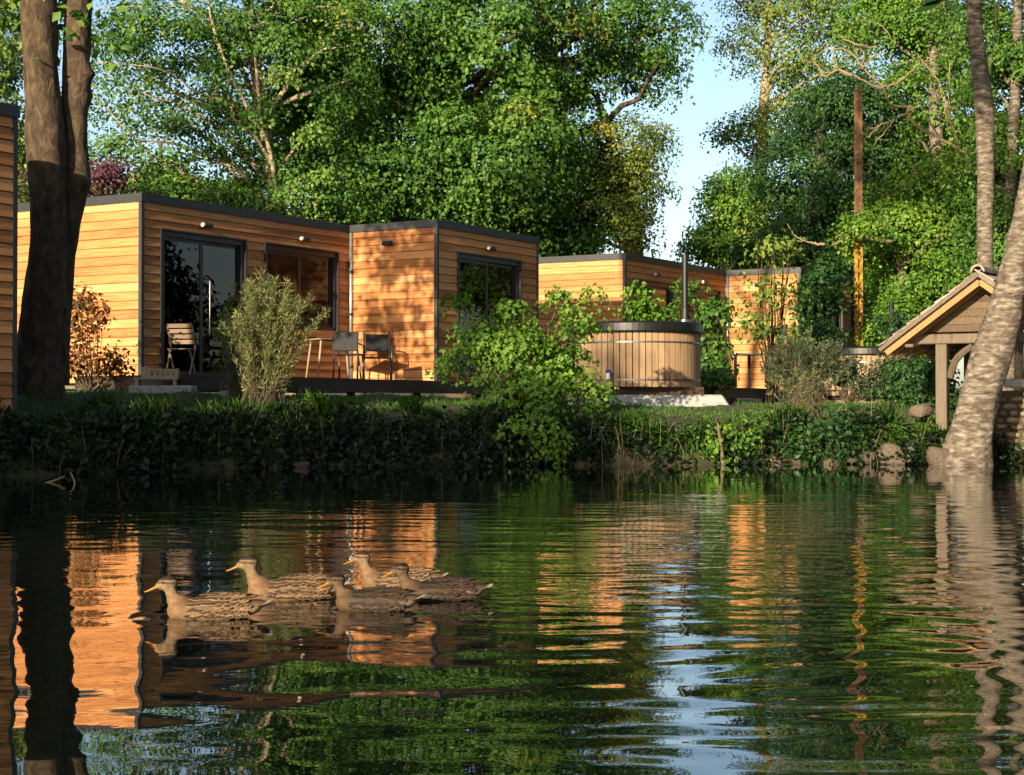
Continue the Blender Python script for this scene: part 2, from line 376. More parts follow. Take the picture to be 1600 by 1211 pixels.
def wave_z(x, y):
    rng = np.random.default_rng(21)
    z = np.zeros_like(x)
    # slow swell over the whole pond, crests mostly across the view
    for lam, amp, spread, k in ((1.5, .0014, .5, 5), (0.75, .00062, .6, 5), (0.42, .00032, .6, 5)):
        for _ in range(k):
            a = math.pi / 2 + rng.normal(0, spread); l = lam * rng.uniform(.75, 1.3); ph = rng.uniform(0, 6.28)
            g = 0.6 + 0.4 * sn(.5 * x + ph, .45 * y - ph)
            z += amp * rng.uniform(.6, 1.1) * g * np.sin(2 * math.pi / l * (x * math.cos(a) + y * math.sin(a)) + ph)
    # livelier patch to the right of the ducks and in the middle distance
    patch = np.clip((x + 0.9 + 0.05 * (y - 6)) / 1.6, 0, 1) * np.clip((17.0 - y) / 5.0, 0, 1)
    patch = patch * (0.75 + 0.35 * sn(.7 * x, .5 * y, 0, 2))
    mid = np.clip((y - 6.5) / 3.0, 0, 1) * np.clip((16.5 - y) / 5.0, 0, 1) * (0.7 + 0.4 * sn(.6 * x, .8 * y, 0, 5))
    for lam, amp, k in ((0.36, .0006, 3), (0.22, .0003, 4)):
        for _ in range(k):
            a = math.pi / 2 + rng.normal(0.06, .22); l = lam * rng.uniform(.85, 1.2); ph = rng.uniform(0, 6.28)
            z += amp * patch * np.sin(2 * math.pi / l * (x * math.cos(a) + y * math.sin(a)) + ph + .6 * sn(.6 * x, .5 * y, 0, ph))
    for _ in range(5):
        a = math.pi / 2 + rng.normal(0, .5); l = rng.uniform(.2, .34); ph = rng.uniform(0, 6.28)
        z += .0003 * mid * np.sin(2 * math.pi / l * (x * math.cos(a) + y * math.sin(a)) + ph + .5 * sn(.9 * x, .8 * y, 0, ph))
    # rings spreading behind the ducks
    for cx, cy, r0 in ((-0.2, 5.9, 1.5), (0.15, 6.6, 1.9), (0.9, 4.6, 1.2)):
        r = np.hypot(x - cx, (y - cy))
        z += .0006 * np.sin(2 * math.pi * r / .23) * np.exp(-((r - r0) / .8) ** 2) * np.clip((x + .2) / .8, 0, 1)
    # wakes close to the birds
    for cx, cy in WAKES:
        r = np.hypot(x - cx, (y - cy) * 1.3)
        z += .0016 * np.sin(2 * math.pi * r / .16) * np.exp(-((r - .27) / .16) ** 2)
        for sg in (-1, 1):                       # the two arms of the wake trailing to the right
            s_ = (y - cy) * .94 * sg - (x - cx) * .33 - .04
            z += .0014 * np.cos(2 * math.pi * s_ / .13) * np.exp(-(s_ / .11) ** 2) * np.clip((x - cx) / .15, 0, 1) * np.exp(-np.maximum(x - cx, 0) / .9)
    edge = np.clip((y - 2.7) / .4, 0, 1) * np.clip((20.5 - y) / 8, 0.12, 1) * np.clip((9.5 - np.abs(x)) / 1.5, 0, 1) * np.clip((24 - y) / 1, 0, 1)
    return z * edge
DUCKS = [  # photo pixel of the middle of the waterline, row, scale, heading, neck, variant (dark: shade put into the plumage)
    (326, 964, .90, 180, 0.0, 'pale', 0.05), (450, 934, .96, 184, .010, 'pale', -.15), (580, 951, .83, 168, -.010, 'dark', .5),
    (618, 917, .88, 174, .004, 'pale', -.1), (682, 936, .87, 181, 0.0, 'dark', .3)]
def duck_xy(px, py):
    d = F * CAMZ / (py - HOR)
    return (px - 800) / F * d, d
WAKES = [(duck_xy(a, b)[0] + .02, duck_xy(a, b)[1]) for a, b, *_ in DUCKS]
wx = np.concatenate([[-700, -60, -20], np.arange(-9.6, 9.61, 0.042), [20, 60, 700]])
wy = np.concatenate([[-400, -50, 0, 2], np.arange(2.7, 10, 0.036), np.arange(10, 24.5, 0.06), [30]])
def water_mat():
    m, nt, out = newmat('pond water')
    L = nt.links.new
    b = N(nt, 'ShaderNodeBsdfPrincipled', Roughness=0.01, IOR=1.68)
    b.inputs['Base Color'].default_value = (.003, .005, .003, 1)
    b.inputs['Specular IOR Level'].default_value = 0.5
    tc = N(nt, 'ShaderNodeTexCoord')
    mp = N(nt, 'ShaderNodeMapping'); mp.inputs['Scale'].default_value = (3.0, 8.0, 1.0); L(tc.outputs['Object'], mp.inputs['Vector'])
    nz = N(nt, 'ShaderNodeTexNoise', Scale=1.0, Detail=2.0); L(mp.outputs[0], nz.inputs['Vector'])
    mp2 = N(nt, 'ShaderNodeMapping'); mp2.inputs['Scale'].default_value = (3.6, 6.0, 1.0); L(tc.outputs['Object'], mp2.inputs['Vector'])
    n2 = N(nt, 'ShaderNodeTexNoise', Scale=1.0, Detail=3.0, Roughness=.55, Distortion=.4); L(mp2.outputs[0], n2.inputs['Vector'])
    # ruffled patches: finer ripples lie where a slow noise is high and mostly on the right half of the pond
    mp3 = N(nt, 'ShaderNodeMapping'); mp3.inputs['Scale'].default_value = (.35, .3, 1.0); L(tc.outputs['Object'], mp3.inputs['Vector'])
    n3 = N(nt, 'ShaderNodeTexNoise', Scale=1.0, Detail=1.0); L(mp3.outputs[0], n3.inputs['Vector'])
    sx = N(nt, 'ShaderNodeSeparateXYZ'); L(tc.outputs['Object'], sx.inputs[0])
    r1 = N(nt, 'ShaderNodeMapRange'); L(sx.outputs['X'], r1.inputs['Value']); r1.inputs['From Min'].default_value = -3.4; r1.inputs['From Max'].default_value = -.8; r1.inputs['To Min'].default_value = .12
    r2 = N(nt, 'ShaderNodeMapRange'); L(n3.outputs['Fac'], r2.inputs['Value']); r2.inputs['From Min'].default_value = .35; r2.inputs['From Max'].default_value = .6; r2.inputs['To Min'].default_value = .35
    r3 = N(nt, 'ShaderNodeMapRange'); L(sx.outputs['Y'], r3.inputs['Value']); r3.inputs['From Min'].default_value = 19; r3.inputs['From Max'].default_value = 11; r3.inputs['To Min'].default_value = .1
    m1 = N(nt, 'ShaderNodeMath', operation='MULTIPLY'); L(r1.outputs[0], m1.inputs[0]); L(r2.outputs[0], m1.inputs[1])
    m2 = N(nt, 'ShaderNodeMath', operation='MULTIPLY'); L(m1.outputs[0], m2.inputs[0]); L(r3.outputs[0], m2.inputs[1])
    r4 = N(nt, 'ShaderNodeMapRange'); L(sx.outputs['Y'], r4.inputs['Value']); r4.inputs['From Min'].default_value = 4.8; r4.inputs['From Max'].default_value = 7.6; r4.inputs['To Min'].default_value = .15
    m4 = N(nt, 'ShaderNodeMath', operation='MULTIPLY'); L(m2.outputs[0], m4.inputs[0]); L(r4.outputs[0], m4.inputs[1])
    m3 = N(nt, 'ShaderNodeMath', operation='MULTIPLY'); L(m4.outputs[0], m3.inputs[0]); L(n2.outputs['Fac'], m3.inputs[1])
    bp = N(nt, 'ShaderNodeBump', Strength=1.0, Distance=0.0041); L(m3.outputs[0], bp.inputs['Height']); L(bp.outputs[0], b.inputs['Normal'])
    L(b.outputs[0], out.inputs['Surface'])
    return m
M['water'] = water_mat()
tag(link('pond_water', tensor_mesh('pond_water', wx, wy, wave_z), M['water']), kind='structure')
# ------------------------------------------------------------------ timber cabins
TH = math.atan2(.858, .5135)                    # heading of the cabins' long side
UR = np.array([math.cos(TH), math.sin(TH)]); UL = np.array([-math.sin(TH), math.cos(TH)])
Z0, ZB, ZT = 1.22, 4.10, 4.22                    # floor, underside and top of the roof edge
ROWS = 20; BH = (ZB - Z0 + 0.06) / ROWS; ZR = Z0 - 0.06

def glass_mat():
    m, nt, out = newmat('window glass')
    L = nt.links.new
    fr = N(nt, 'ShaderNodeFresnel', IOR=1.40)
    mr = N(nt, 'ShaderNodeMapRange'); L(fr.outputs[0], mr.inputs['Value']); mr.inputs['To Min'].default_value = 0.02; mr.inputs['To Max'].default_value = 1.0
    t = N(nt, 'ShaderNodeBsdfTransparent'); t.inputs['Color'].default_value = (.62, .64, .62, 1)
    g = N(nt, 'ShaderNodeBsdfGlossy', Roughness=0.01)
    mx = N(nt, 'ShaderNodeMixShader'); L(mr.outputs[0], mx.inputs[0]); L(t.outputs[0], mx.inputs[1]); L(g.outputs[0], mx.inputs[2]); L(mx.outputs[0], out.inputs['Surface'])
    return m
M['glass'] = glass_mat()

_board = {}
def board_mesh(length, h=BH):
    key = (round(length, 3), round(h, 4))
    if key not in _board:
        t0, t1, g = 0.013, 0.030, 0.005
        # profile in (y,z): outward is -y; thick rounded lower lip, thin upper edge
        pr = [(0, g), (-t1 + .006, g), (-t1, g + .008), (-t0 - .003, h - .004), (-t0 + .004, h), (0, h)]
        n = len(pr); b = MB()
        vs = [(0, y, z) for y, z in pr] + [(length, y, z) for y, z in pr]
        fs = [tuple(range(n)), tuple(reversed(range(n, 2 * n)))] + [(i, i + n, (i + 1) % n + n, (i + 1) % n) for i in range(n)]
        b.add(vs, fs)
        _board[key] = b.mesh('board')
    return _board[key]

def clad(parent, p0, ang, length, openings=(), rng=None, rows=ROWS, z0=ZR, split=4.6):
    """horizontal boards along a wall that starts at p0 (local) and runs at local angle ang; openings (a, b, zlo, zhi)"""
    dx, dy = math.cos(ang), math.sin(ang)
    for r in range(rows):
        zl = z0 + r * BH; zc = zl + BH / 2
        segs = [(0.0, length)]
        for a, b, lo, hi in openings:
            if lo < zc < hi:
                out = []
                for s, e in segs:
                    if b <= s or a >= e: out.append((s, e)); continue
                    if a > s: out.append((s, a))
                    if b < e: out.append((b, e))
                segs = out
        fin = []
        for s, e in segs:
            if e - s > split:
                c = round(s + (e - s) * rng.uniform(.3, .7), 1); fin += [(s, c), (c, e)]
            else: fin.append((s, e))
        for s, e in fin:
            g = 0.002
            o = link('board', board_mesh(e - s - 2 * g), M['larch'], parent,
                     (p0[0] + dx * (s + g) + dy * rng.uniform(0, .003), p0[1] + dy * (s + g) - dx * rng.uniform(0, .003), zl + rng.uniform(-.0012, .0012)),
                     (0, 0, ang))

def snapz(z): return ZR + round((z - ZR) / BH) * BH

def window_unit(parent, name, a, b, lo, hi, panes=2, y=0.0, handle=False):
    """glazed unit set into a wall along local x at wall plane y (outward -y)"""
    w = empty(name, (a, y, lo), 0, parent)
    W, H = b - a, hi - lo
    fr = MB(); t = .07; d0, d1 = -.012, .10
    fr.bbox(0, t, d0, d1, 0, H); fr.bbox(W - t, W, d0, d1, 0, H); fr.bbox(t, W - t, d0, d1, H - t - .02, H); fr.bbox(t, W - t, d0, d1, 0, t)
    fr.build('frame', M['frame_metal'], w, bevel=.004)
    reveal = MB(); reveal.bbox(W + .001, W + .03, -.055, -.013, -.0, H + .03); reveal.bbox(-.03, -.001, -.055, -.013, 0, H + .03); reveal.bbox(-.001, W + .001, -.055, -.013, H + .001, H + .03)
    reveal.build('casing', M['frame_metal'], w)
    pw = (W - 2 * t) / panes
    for i in range(panes):
        x0 = t + i * pw
        s = MB(); st = .06; yo = .02 + .035 * i
        s.bbox(x0, x0 + st, yo, yo + .03, t, H - t - .02); s.bbox(x0 + pw - st, x0 + pw, yo, yo + .03, t, H - t - .02)
        s.bbox(x0 + st, x0 + pw - st, yo, yo + .03, t, t + st); s.bbox(x0 + st, x0 + pw - st, yo, yo + .03, H - t - .02 - st, H - t - .02)
        s.build('sash', M['frame_metal'], w)
        p = MB(); p.bbox(x0 + st, x0 + pw - st, yo + .010, yo + .020, t + st, H - t - .02 - st)
        p.build('pane', M['glass'], w)
    if handle:
        h = MB(); hx = t + pw + .12
        h.tube([(hx, -.01, .75), (hx, -.045, .80), (hx, -.045, 1.65), (hx, -.01, 1.70)], .010, 8)
        h.build('handle', M['steel'], w, smooth=True)
    return w

def wall_lamp(parent, p, ang, z):
    """black bar spotlight on a short arm, pale lens at one end; local wall angle ang"""
    l = empty('wall_lamp', (p[0], p[1], z), ang, parent)
    MB().box((0, -.06, 0), (.05, .05, .05)).build('bracket', M['black_metal'], l)
    b = MB(); b.tube([(-.07, -.10, 0), (.13, -.10, 0)], .042, 12); b.build('lamp_body', M['black_metal'], l, smooth=False)
    c = MB(); c.tube([(-.10, -.10, 0), (-.071, -.10, 0)], [.036, .041], 12); c.build('lens', M['lamp_lens'], l)

def fascia(parent, pts):
    """dark metal roof edge along the closed local outline pts (counter-clockwise), and the roof skin inside it"""
    n = len(pts); b = MB(); out = .05
    P = [Vector((x, y)) for x, y in pts]; O = []
    for i in range(n):
        e0 = (P[i] - P[i - 1]).normalized(); e1 = (P[(i + 1) % n] - P[i]).normalized()
        n0 = Vector((e0.y, -e0.x)); n1 = Vector((e1.y, -e1.x))
        O.append(P[i] + (n0 + n1) / (1 + n0.dot(n1)) * out)
    I = [p - (o - p) * 2 for p, o in zip(P, O)]
    zl, zh = ZB - .02, ZT
    v = [(*o, zl) for o in O] + [(*o, zh) for o in O] + [(*i, zh) for i in I] + [(*i, zl) for i in I]
    f = []
    for i in range(n):
        j = (i + 1) % n
        f += [(i, j, n + j, n + i), (n + i, n + j, 2 * n + j, 2 * n + i), (2 * n + i, 2 * n + j, 3 * n + j, 3 * n + i), (3 * n + i, 3 * n + j, j, i)]
    b.add(v, f)
    r = empty('roof', (0, 0, 0), 0, parent)
    b.build('roof_edge', M['black_metal'], r)
    s = MB(); s.add([(*i, ZT - .05) for i in I] + [(*i, ZB - .10) for i in I],
                    [tuple(range(n)), tuple(reversed(range(n, 2 * n)))] + [(i, (i + 1) % n, n + (i + 1) % n, n + i) for i in range(n)])
    s.build('roof_deck', M['black_metal'], r)

def corner_strip(parent, x, y, zlo=ZR, s=.034):
    MB().bbox(x - s, x + s, y - s, y + s, zlo, ZB - .021).build('corner_trim', M['black_metal'], parent)

LX, LV, VD, DEP = 5.59, 9.26, 1.995, 4.0         # recess start, full length, bay projection, depth of the main block
def cabin(name, loc, label, seed, rows_lamp=True):
    rng = random.Random(seed)
    c = empty(name, (loc[0], loc[1], 0), TH)
    tag(c, label, 'cabin', 'timber cabins beside the pond')
    dz, wz0 = snapz(3.59), snapz(2.18)
    d_lo = Z0 + .02
    # inner shell with openings, one part
    w = MB(); T = .12
    def panel(x0, x1, y, ops):
        xsx = sorted({x0, x1, *[o[0] for o in ops], *[o[1] for o in ops]})
        for a, b in zip(xsx[:-1], xsx[1:]):
            op = [o for o in ops if o[0] <= a + 1e-6 and o[1] >= b - 1e-6]
            if op:
                lo, hi = op[0][2], op[0][3]
                if lo > Z0 + .03: w.bbox(a, b, y + .002, y + T, ZR, lo)
                w.bbox(a, b, y + .002, y + T, hi, ZB - .1)
            else: w.bbox(a, b, y + .002, y + T, ZR, ZB - .1)
    ops_main = [(.43, 2.52, d_lo, dz), (3.07, 5.18, wz0, dz)]
    ops_bay = [(.68 + LX, 2.96 + LX, d_lo, dz)]
    panel(.0, LX, 0, ops_main)
    panel(LX, LV, -VD, ops_bay)
    w.bbox(.002, T, T, DEP, ZR, ZB - .1)                                # left end
    w.bbox(LX + .002, LX + T, -VD + T, 0, ZR, ZB - .1)                  # bay side
    w.bbox(LV - T, LV - .002, -VD + T, DEP, ZR, ZB - .1)                # far end
    w.bbox(T, LV - T, DEP - T, DEP, ZR, ZB - .1)                        # back
    w.bbox(T, LV - T, .13, DEP - T, Z0 - .15, Z0)                       # floors
    w.bbox(LX + T, LV - T, -VD + T, .129, Z0 - .15, Z0)
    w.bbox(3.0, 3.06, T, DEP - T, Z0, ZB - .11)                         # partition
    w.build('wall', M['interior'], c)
    clad(c, (0, DEP), -math.pi / 2, DEP, (), rng)                        # lit end wall
    clad(c, (0, 0), 0, LX, ops_main, rng)
    clad(c, (LX, 0), -math.pi / 2, VD, (), rng)
    clad(c, (LX, -VD), 0, LV - LX, [(.68, 2.96, d_lo, dz)], rng)
    clad(c, (LV, -VD), math.pi / 2, DEP + VD, (), rng)
    fascia(c, [(0, 0), (LX, 0), (LX, -VD), (LV, -VD), (LV, DEP), (0, DEP)])
    corner_strip(c, 0, 0); corner_strip(c, LX, -VD); corner_strip(c, LV, -VD); corner_strip(c, 0, DEP)
    dp = MB(); dp.tube([(LX - .06, -.09, ZR + .02), (LX - .06, -.09, ZB - .03)], .034, 10)
    pipe = dp.build('downpipe', M['grey_metal'], c, smooth=True)
    for z in (1.5, 2.5, 3.3):
        MB().bbox(LX - .105, LX - .022, -.13, -.03, z, z + .05).build('bracket', M['black_metal'], pipe)
    window_unit(c, 'sliding_door', .43, 2.52, d_lo, dz, 2, 0.0, True)
    window_unit(c, 'window', 3.07, 5.18, wz0, dz, 2, 0.0)
    window_unit(c, 'sliding_door', LX + .68, LX + 2.96, d_lo, dz, 2, -VD)
    wall_lamp(c, (1.44, 0), 0, 3.83); wall_lamp(c, (4.1, 0), 0, 3.83)
    wall_lamp(c, (LX, -.92), -math.pi / 2, 3.83); wall_lamp(c, (LX + 1.75, -VD), 0, 3.83)
    # what shows through the sliding door: shelves and a counter along the back
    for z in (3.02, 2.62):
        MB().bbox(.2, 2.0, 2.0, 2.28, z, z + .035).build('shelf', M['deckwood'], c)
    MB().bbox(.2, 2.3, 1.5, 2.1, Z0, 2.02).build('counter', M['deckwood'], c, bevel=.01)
    return c

cab1 = cabin('timber_cabin', (-5.97, 26.5), 'orange larch cabin with sunlit end wall, glazed doors and projecting bay behind the deck', 3)
cab3 = cabin('timber_cabin', (2.53, 36.9), 'more distant orange larch cabin behind the hot tub, half hidden by shrubs', 11)

# the nearest cabin: only one far edge of it reaches into the picture
def near_cabin():
    rng = random.Random(5)
    ex = np.array([-5.70, 18.8]); Lr, Wd = 4.2, 3.1
    o = ex - UR * Lr
    c = empty('timber_cabin', (o[0], o[1], 0), TH)
    tag(c, 'dark shaded cabin wall cut off by the left edge beside the twin trunks', 'cabin', 'timber cabins beside the pond')
    zlo = ZR - 3 * BH
    w = MB(); w.bbox(.002, Lr - .002, .002, Wd, zlo - .2, ZB - .1); w.build('wall', M['interior'], c)
    clad(c, (0, 0), 0, Lr, (), rng, ROWS + 3, zlo)
    clad(c, (0, Wd), -math.pi / 2, Wd, (), rng, ROWS + 3, zlo)
    clad(c, (Lr, 0), math.pi / 2, Wd, (), rng, ROWS + 3, zlo)
    fascia(c, [(0, 0), (Lr, 0), (Lr, Wd), (0, Wd)])
    corner_strip(c, Lr, 0, zlo); corner_strip(c, 0, 0, zlo)
    return c
near_cabin()

def loc1(lx, ly):
    """cabin one's local plan to world"""
    p = np.array([-5.97, 26.5]) + UR * lx + UL * ly
    return p
def loc3(lx, ly):
    return np.array([2.53, 36.9]) + UR * lx + UL * ly

# ------------------------------------------------------------------ decks
def deck(o, x0, x1, y0, y1, ztop, label, seed):
    rng = random.Random(seed)
    p = o(0, 0)
    d = empty('wooden_deck', (p[0], p[1], 0), TH)
    tag(d, label, 'deck')
    n = int(round((y1 - y0) / .145)); pw = (y1 - y0) / n
    pm = {}
    for i in range(n):
        ya = y0 + i * pw
        xe = x1 if ya + pw < -VD - .03 else LX - .04
        k = round(xe - x0, 3)
        if k not in pm: pm[k] = MB().bbox(0, k, .003, pw - .003, -.03, 0).mesh('plank', bevel=.003)
        link('plank', pm[k], M['deckwood'], d, (x0, ya, ztop + rng.uniform(-.002, .002)))
    L = x1 - x0
    for j, (zh, h) in enumerate(((ztop - .032, .20),)):
        k = 4; seg = L / k
        me = MB().bbox(.003, seg - .003, 0, .03, -h, 0).mesh('skirt_board', bevel=.004)
        for i in range(k): link('skirt_board', me, M['deckwood'], d, (x0 + i * seg, y0 + .004, zh))
    me = MB().bbox(.003, -y0 - .05, 0, .03, -.20, 0).mesh('skirt_board', bevel=.004)
    link('skirt_board', me, M['deckwood'], d, (x0 + .034, y0 + .04, ztop - .032), (0, 0, math.pi / 2))
    pm2 = MB().bbox(-.05, .05, -.05, .05, -.55, 0).mesh('post')
    for i in range(6): link('post', pm2, M['deckwood'], d, (x0 + .3 + i * (L - .6) / 5, y0 + .2, ztop - .035))
    return d
deck(loc1, -1.45, 9.0, -2.32, -.045, 1.245, 'dark timber deck along the front of the orange cabin with bay', 1)
deck(loc3, -1.0, 9.0, -2.32, -.045, 1.19, 'dark timber deck before the distant cabin behind the tubs', 2)
# ------------------------------------------------------------------ hot tubs
def hot_tub(loc, rz, r=1.02, zb=1.10, zt=2.02, label='', flue_h=1.15):
    t = empty('hot_tub', (loc[0], loc[1], 0), rz)
    tag(t, label, 'hot tub', 'wooden hot tubs on the bank')
    n = 62; w = 2 * math.pi * r / n
    sm = MB()
    sm.add([(-w / 2 + .002, 0, 0), (-w / 2 + .008, -.035, 0), (w / 2 - .008, -.035, 0), (w / 2 - .002, 0, 0),
            (-w / 2 + .002, 0, zt - zb), (-w / 2 + .008, -.035, zt - zb), (w / 2 - .008, -.035, zt - zb), (w / 2 - .002, 0, zt - zb)],
           [(0, 1, 2, 3), (7, 6, 5, 4), (0, 4, 5, 1), (1, 5, 6, 2), (2, 6, 7, 3), (3, 7, 4, 0)])
    me = sm.mesh('stave')
    for i in range(n):
        a = 2 * math.pi * i / n
        link('stave', me, M['stave'], t, (r * math.sin(a), -r * math.cos(a), zb + random.uniform(-.004, .004)), (0, 0, a))
    def ring(z0, z1, ra, rb, name, mat, cap=False, k=72):
        b = MB()
        v = []; f = []
        for i in range(k):
            a = 2 * math.pi * i / k
            for rr, z in ((ra, z0), (rb, z0), (rb, z1), (ra, z1)): v.append((rr * math.cos(a), rr * math.sin(a), z))
        for i in range(k):
            j = (i + 1) % k
            for q in range(4): f.append((i * 4 + q, j * 4 + q, j * 4 + (q + 1) % 4, i * 4 + (q + 1) % 4))
        b.add(v, f)
        return b.build(name, mat, t, smooth=False)
    ring(zb + .10, zb + .125, r + .032, r + .045, 'hoop', M['steel']); ring(zt - .20, zt - .175, r + .032, r + .045, 'hoop', M['steel'])
    lid = MB()
    prof = [(r + .02, zt - .03), (r + .075, zt - .03), (r + .085, zt), (r + .085, zt + .12), (r + .06, zt + .15), (r * .5, zt + .18), (.02, zt + .19)]
    k = 72; v = []; f = []
    for rr, z in prof:
        for i in range(k):
            a = 2 * math.pi * i / k; v.append((rr * math.cos(a), rr * math.sin(a), z))
    for q in range(len(prof) - 1):
        for i in range(k):
            j = (i + 1) % k; f.append((q * k + i, q * k + j, (q + 1) * k + j, (q + 1) * k + i))
    f.append(tuple((len(prof) - 1) * k + i for i in range(k)))
    f.append(tuple(reversed(range(k))))
    lid.add(v, f); lid.build('lid', M['black_lid'], t)
    for i in range(4):
        MB().bbox(-r * .95, r * .95, -.05, .05, zb - .12, zb - .004).build('beam', M['weathered'], t, (0, -.72 + .48 * i, 0))
    b = MB(); b.tube([(0, 0, zb + .15), (0, 0, zt + .28)], .11, 14); fl = b.build('stove', M['steel'], t, (1.02, 1.0, 0), smooth=False)
    p = MB(); p.tube([(0, 0, zt + .28), (0, 0, zt + .48), (0, 0, zt + .49), (0, 0, zt + .28 + flue_h)], [.085, .085, .058, .058], 12); p.build('flue', M['black_lid'], fl, (0, 0, 0), smooth=False)
    q = MB(); q.tube([(-.62, -.86, zb + .22), (-.66, -.98, zb + .22), (-.66, -1.0, zb + .12)], .03, 8); q.build('tap', M['white'], t)
    q = MB(); q.tube([(-.62, -.99, zb + .25), (-.70, -.99, zb + .25)], .028, 8); q.build('tap_handle', M['blue'], t)
    return t
hot_tub((2.12, 27.8), 0.1, label='round wooden hot tub with black lid and flue on concrete slab', flue_h=1.15)
hot_tub((8.05, 37.2), 0.2, zb=1.02, zt=1.94, label='more distant wooden hot tub below the rusty post', flue_h=1.0)

b = MB(); b.add([(-1.28, -1.0, 0), (1.22, -1.12, 0), (1.36, 1.0, 0), (-1.3, 1.05, 0), (-1.2, -.92, .2), (1.1, -1.0, .2), (1.25, .95, .2), (-1.22, 1.0, .2)],
                [(0, 1, 5, 4), (1, 2, 6, 5), (2, 3, 7, 6), (3, 0, 4, 7), (4, 5, 6, 7), (3, 2, 1, 0)])
tag(b.build('concrete_slab', M['concrete'], None, (2.22, 27.0, .765), bevel=.02), 'grey concrete slab under the round hot tub', 'slab')
b = MB().bbox(-1.2, 1.2, -1.2, 1.2, 0, .16)
tag(b.build('brick_base', M['boulder'], None, (8.05, 37.2, .76), bevel=.02), 'reddish low base under the more distant hot tub', 'slab')

M['chair_wood'] = wood('brown chair wood', [(0.2, (.10, .065, .04)), (0.5, (.15, .10, .062)), (0.8, (.20, .14, .09))], knots=False)
# ------------------------------------------------------------------ furniture on the deck
def rod(b, pts, r=.012, n=8): b.tube(pts, r, n)
def arm_chair(loc, z, rz, label):
    c = empty('garden_chair', (loc[0], loc[1], z), rz)
    tag(c, label, 'chair')
    # local: faces -x; back at +x
    for s in (-1, 1):
        y = .25 * s
        b = MB(); rod(b, [(.17, y, .43), (.25, y, .02), (.26, y, 0)], .013); b.build('leg', M['chair_metal'], c, smooth=True)
        b = MB(); rod(b, [(-.27, y, 0), (-.25, y, .43), (-.235, y, .62), (-.21, y, .645)], .013); b.build('leg', M['chair_metal'], c, smooth=True)
        b = MB(); rod(b, [(-.21, y, .645), (-.10, y, .655), (.245, y, .615)], .014); b.build('armrest', M['chair_metal'], c, smooth=True)
        b = MB(); rod(b, [(.13, y * .93, .41), (.20, y * .93, .50), (.33, y * .93, .90), (.345, y * .93, .92)], .017); b.build('back_post', M['chair_metal'], c, smooth=True)
    b = MB(); b.box((-.04, 0, .425), (.46, .46, .022)); b.build('seat', M['chair_sling'], c, bevel=.006)
    Mx = Matrix.Rotation(math.radians(18), 3, 'Y')
    b = MB(); b.box((.275, 0, .71), (.014, .42, .34), Mx); b.build('backrest', M['chair_sling'], c, bevel=.004)
    return c
p = loc1(5.05, -1.05); arm_chair(p, 1.247, TH + math.radians(38), 'dark metal armchair seen from the side against the sunlit bay wall')
# table and the chair tucked under it
p = loc1(3.85, -.95)
t = empty('garden_table', (p[0], p[1], 1.247), TH - .55); tag(t, 'small pale garden table with splayed legs below the window', 'table')
MB().box((0, 0, .72), (.78, .62, .024)).build('table_top', M['pale_wood'], t, bevel=.006)
for sx in (-1, 1):
    for sy in (-1, 1):
        b = MB(); rod(b, [(.33 * sx, .25 * sy, .71), (.41 * sx, .29 * sy, 0)], .02); b.build('leg', M['pale_wood'], t, smooth=True)
def shell_chair(loc, z, rz, label):
    c = empty('garden_chair', (loc[0], loc[1], z), rz); tag(c, label, 'chair')
    b = MB(); b.box((0, .0, .44), (.46, .44, .03)); b.build('seat', M['chair_sling'], c, bevel=.01)
    Mx = Matrix.Rotation(math.radians(-10), 3, 'X')
    b = MB(); b.box((0, -.25, .66), (.46, .03, .34), Mx); b.build('backrest', M['chair_sling'], c, bevel=.012)
    for sx in (-1, 1):
        b = MB(); rod(b, [(.21 * sx, -.20, .44), (.215 * sx, -.26, 0)], .018); b.build('leg', M['chair_metal'], c, smooth=True)
        b = MB(); rod(b, [(.21 * sx, .20, .44), (.215 * sx, .23, 0)], .018); b.build('leg', M['chair_metal'], c, smooth=True)
        b = MB(); rod(b, [(.235 * sx, -.23, .62), (.235 * sx, .20, .60), (.225 * sx, .215, .45)], .014); b.build('armrest', M['chair_metal'], c, smooth=True)
    return c
p = loc1(3.62, -1.45); shell_chair(p, 1.247, -.12, 'dark chair with solid back standing before the pale garden table')
# pale folding chair before the glass door
p = loc1(.28, -.62)
c = empty('folding_chair', (p[0], p[1], 1.247), -.10); tag(c, 'brown slatted folding chair before the left glass door', 'chair')
for s in (-1, 1):
    b = MB(); rod(b, [(.2 * s, -.26, 0), (.2 * s, .06, .48), (.2 * s, -.13, .84)], .016); b.build('leg', M['chair_wood'], c, smooth=True)
    b = MB(); rod(b, [(.17 * s, .24, 0), (.17 * s, -.16, .44)], .016); b.build('leg', M['chair_wood'], c, smooth=True)
for k in range(4):
    b = MB(); b.box((0, -.135 + .036 * k, .82 - .085 * k), (.42, .018, .068)); b.build('back_slat', M['chair_wood'], c, bevel=.004)
for k in range(5):
    b = MB(); b.box((0, -.15 + .075 * k, .45), (.38, .062, .018)); b.build('seat_slat', M['chair_wood'], c, bevel=.004)
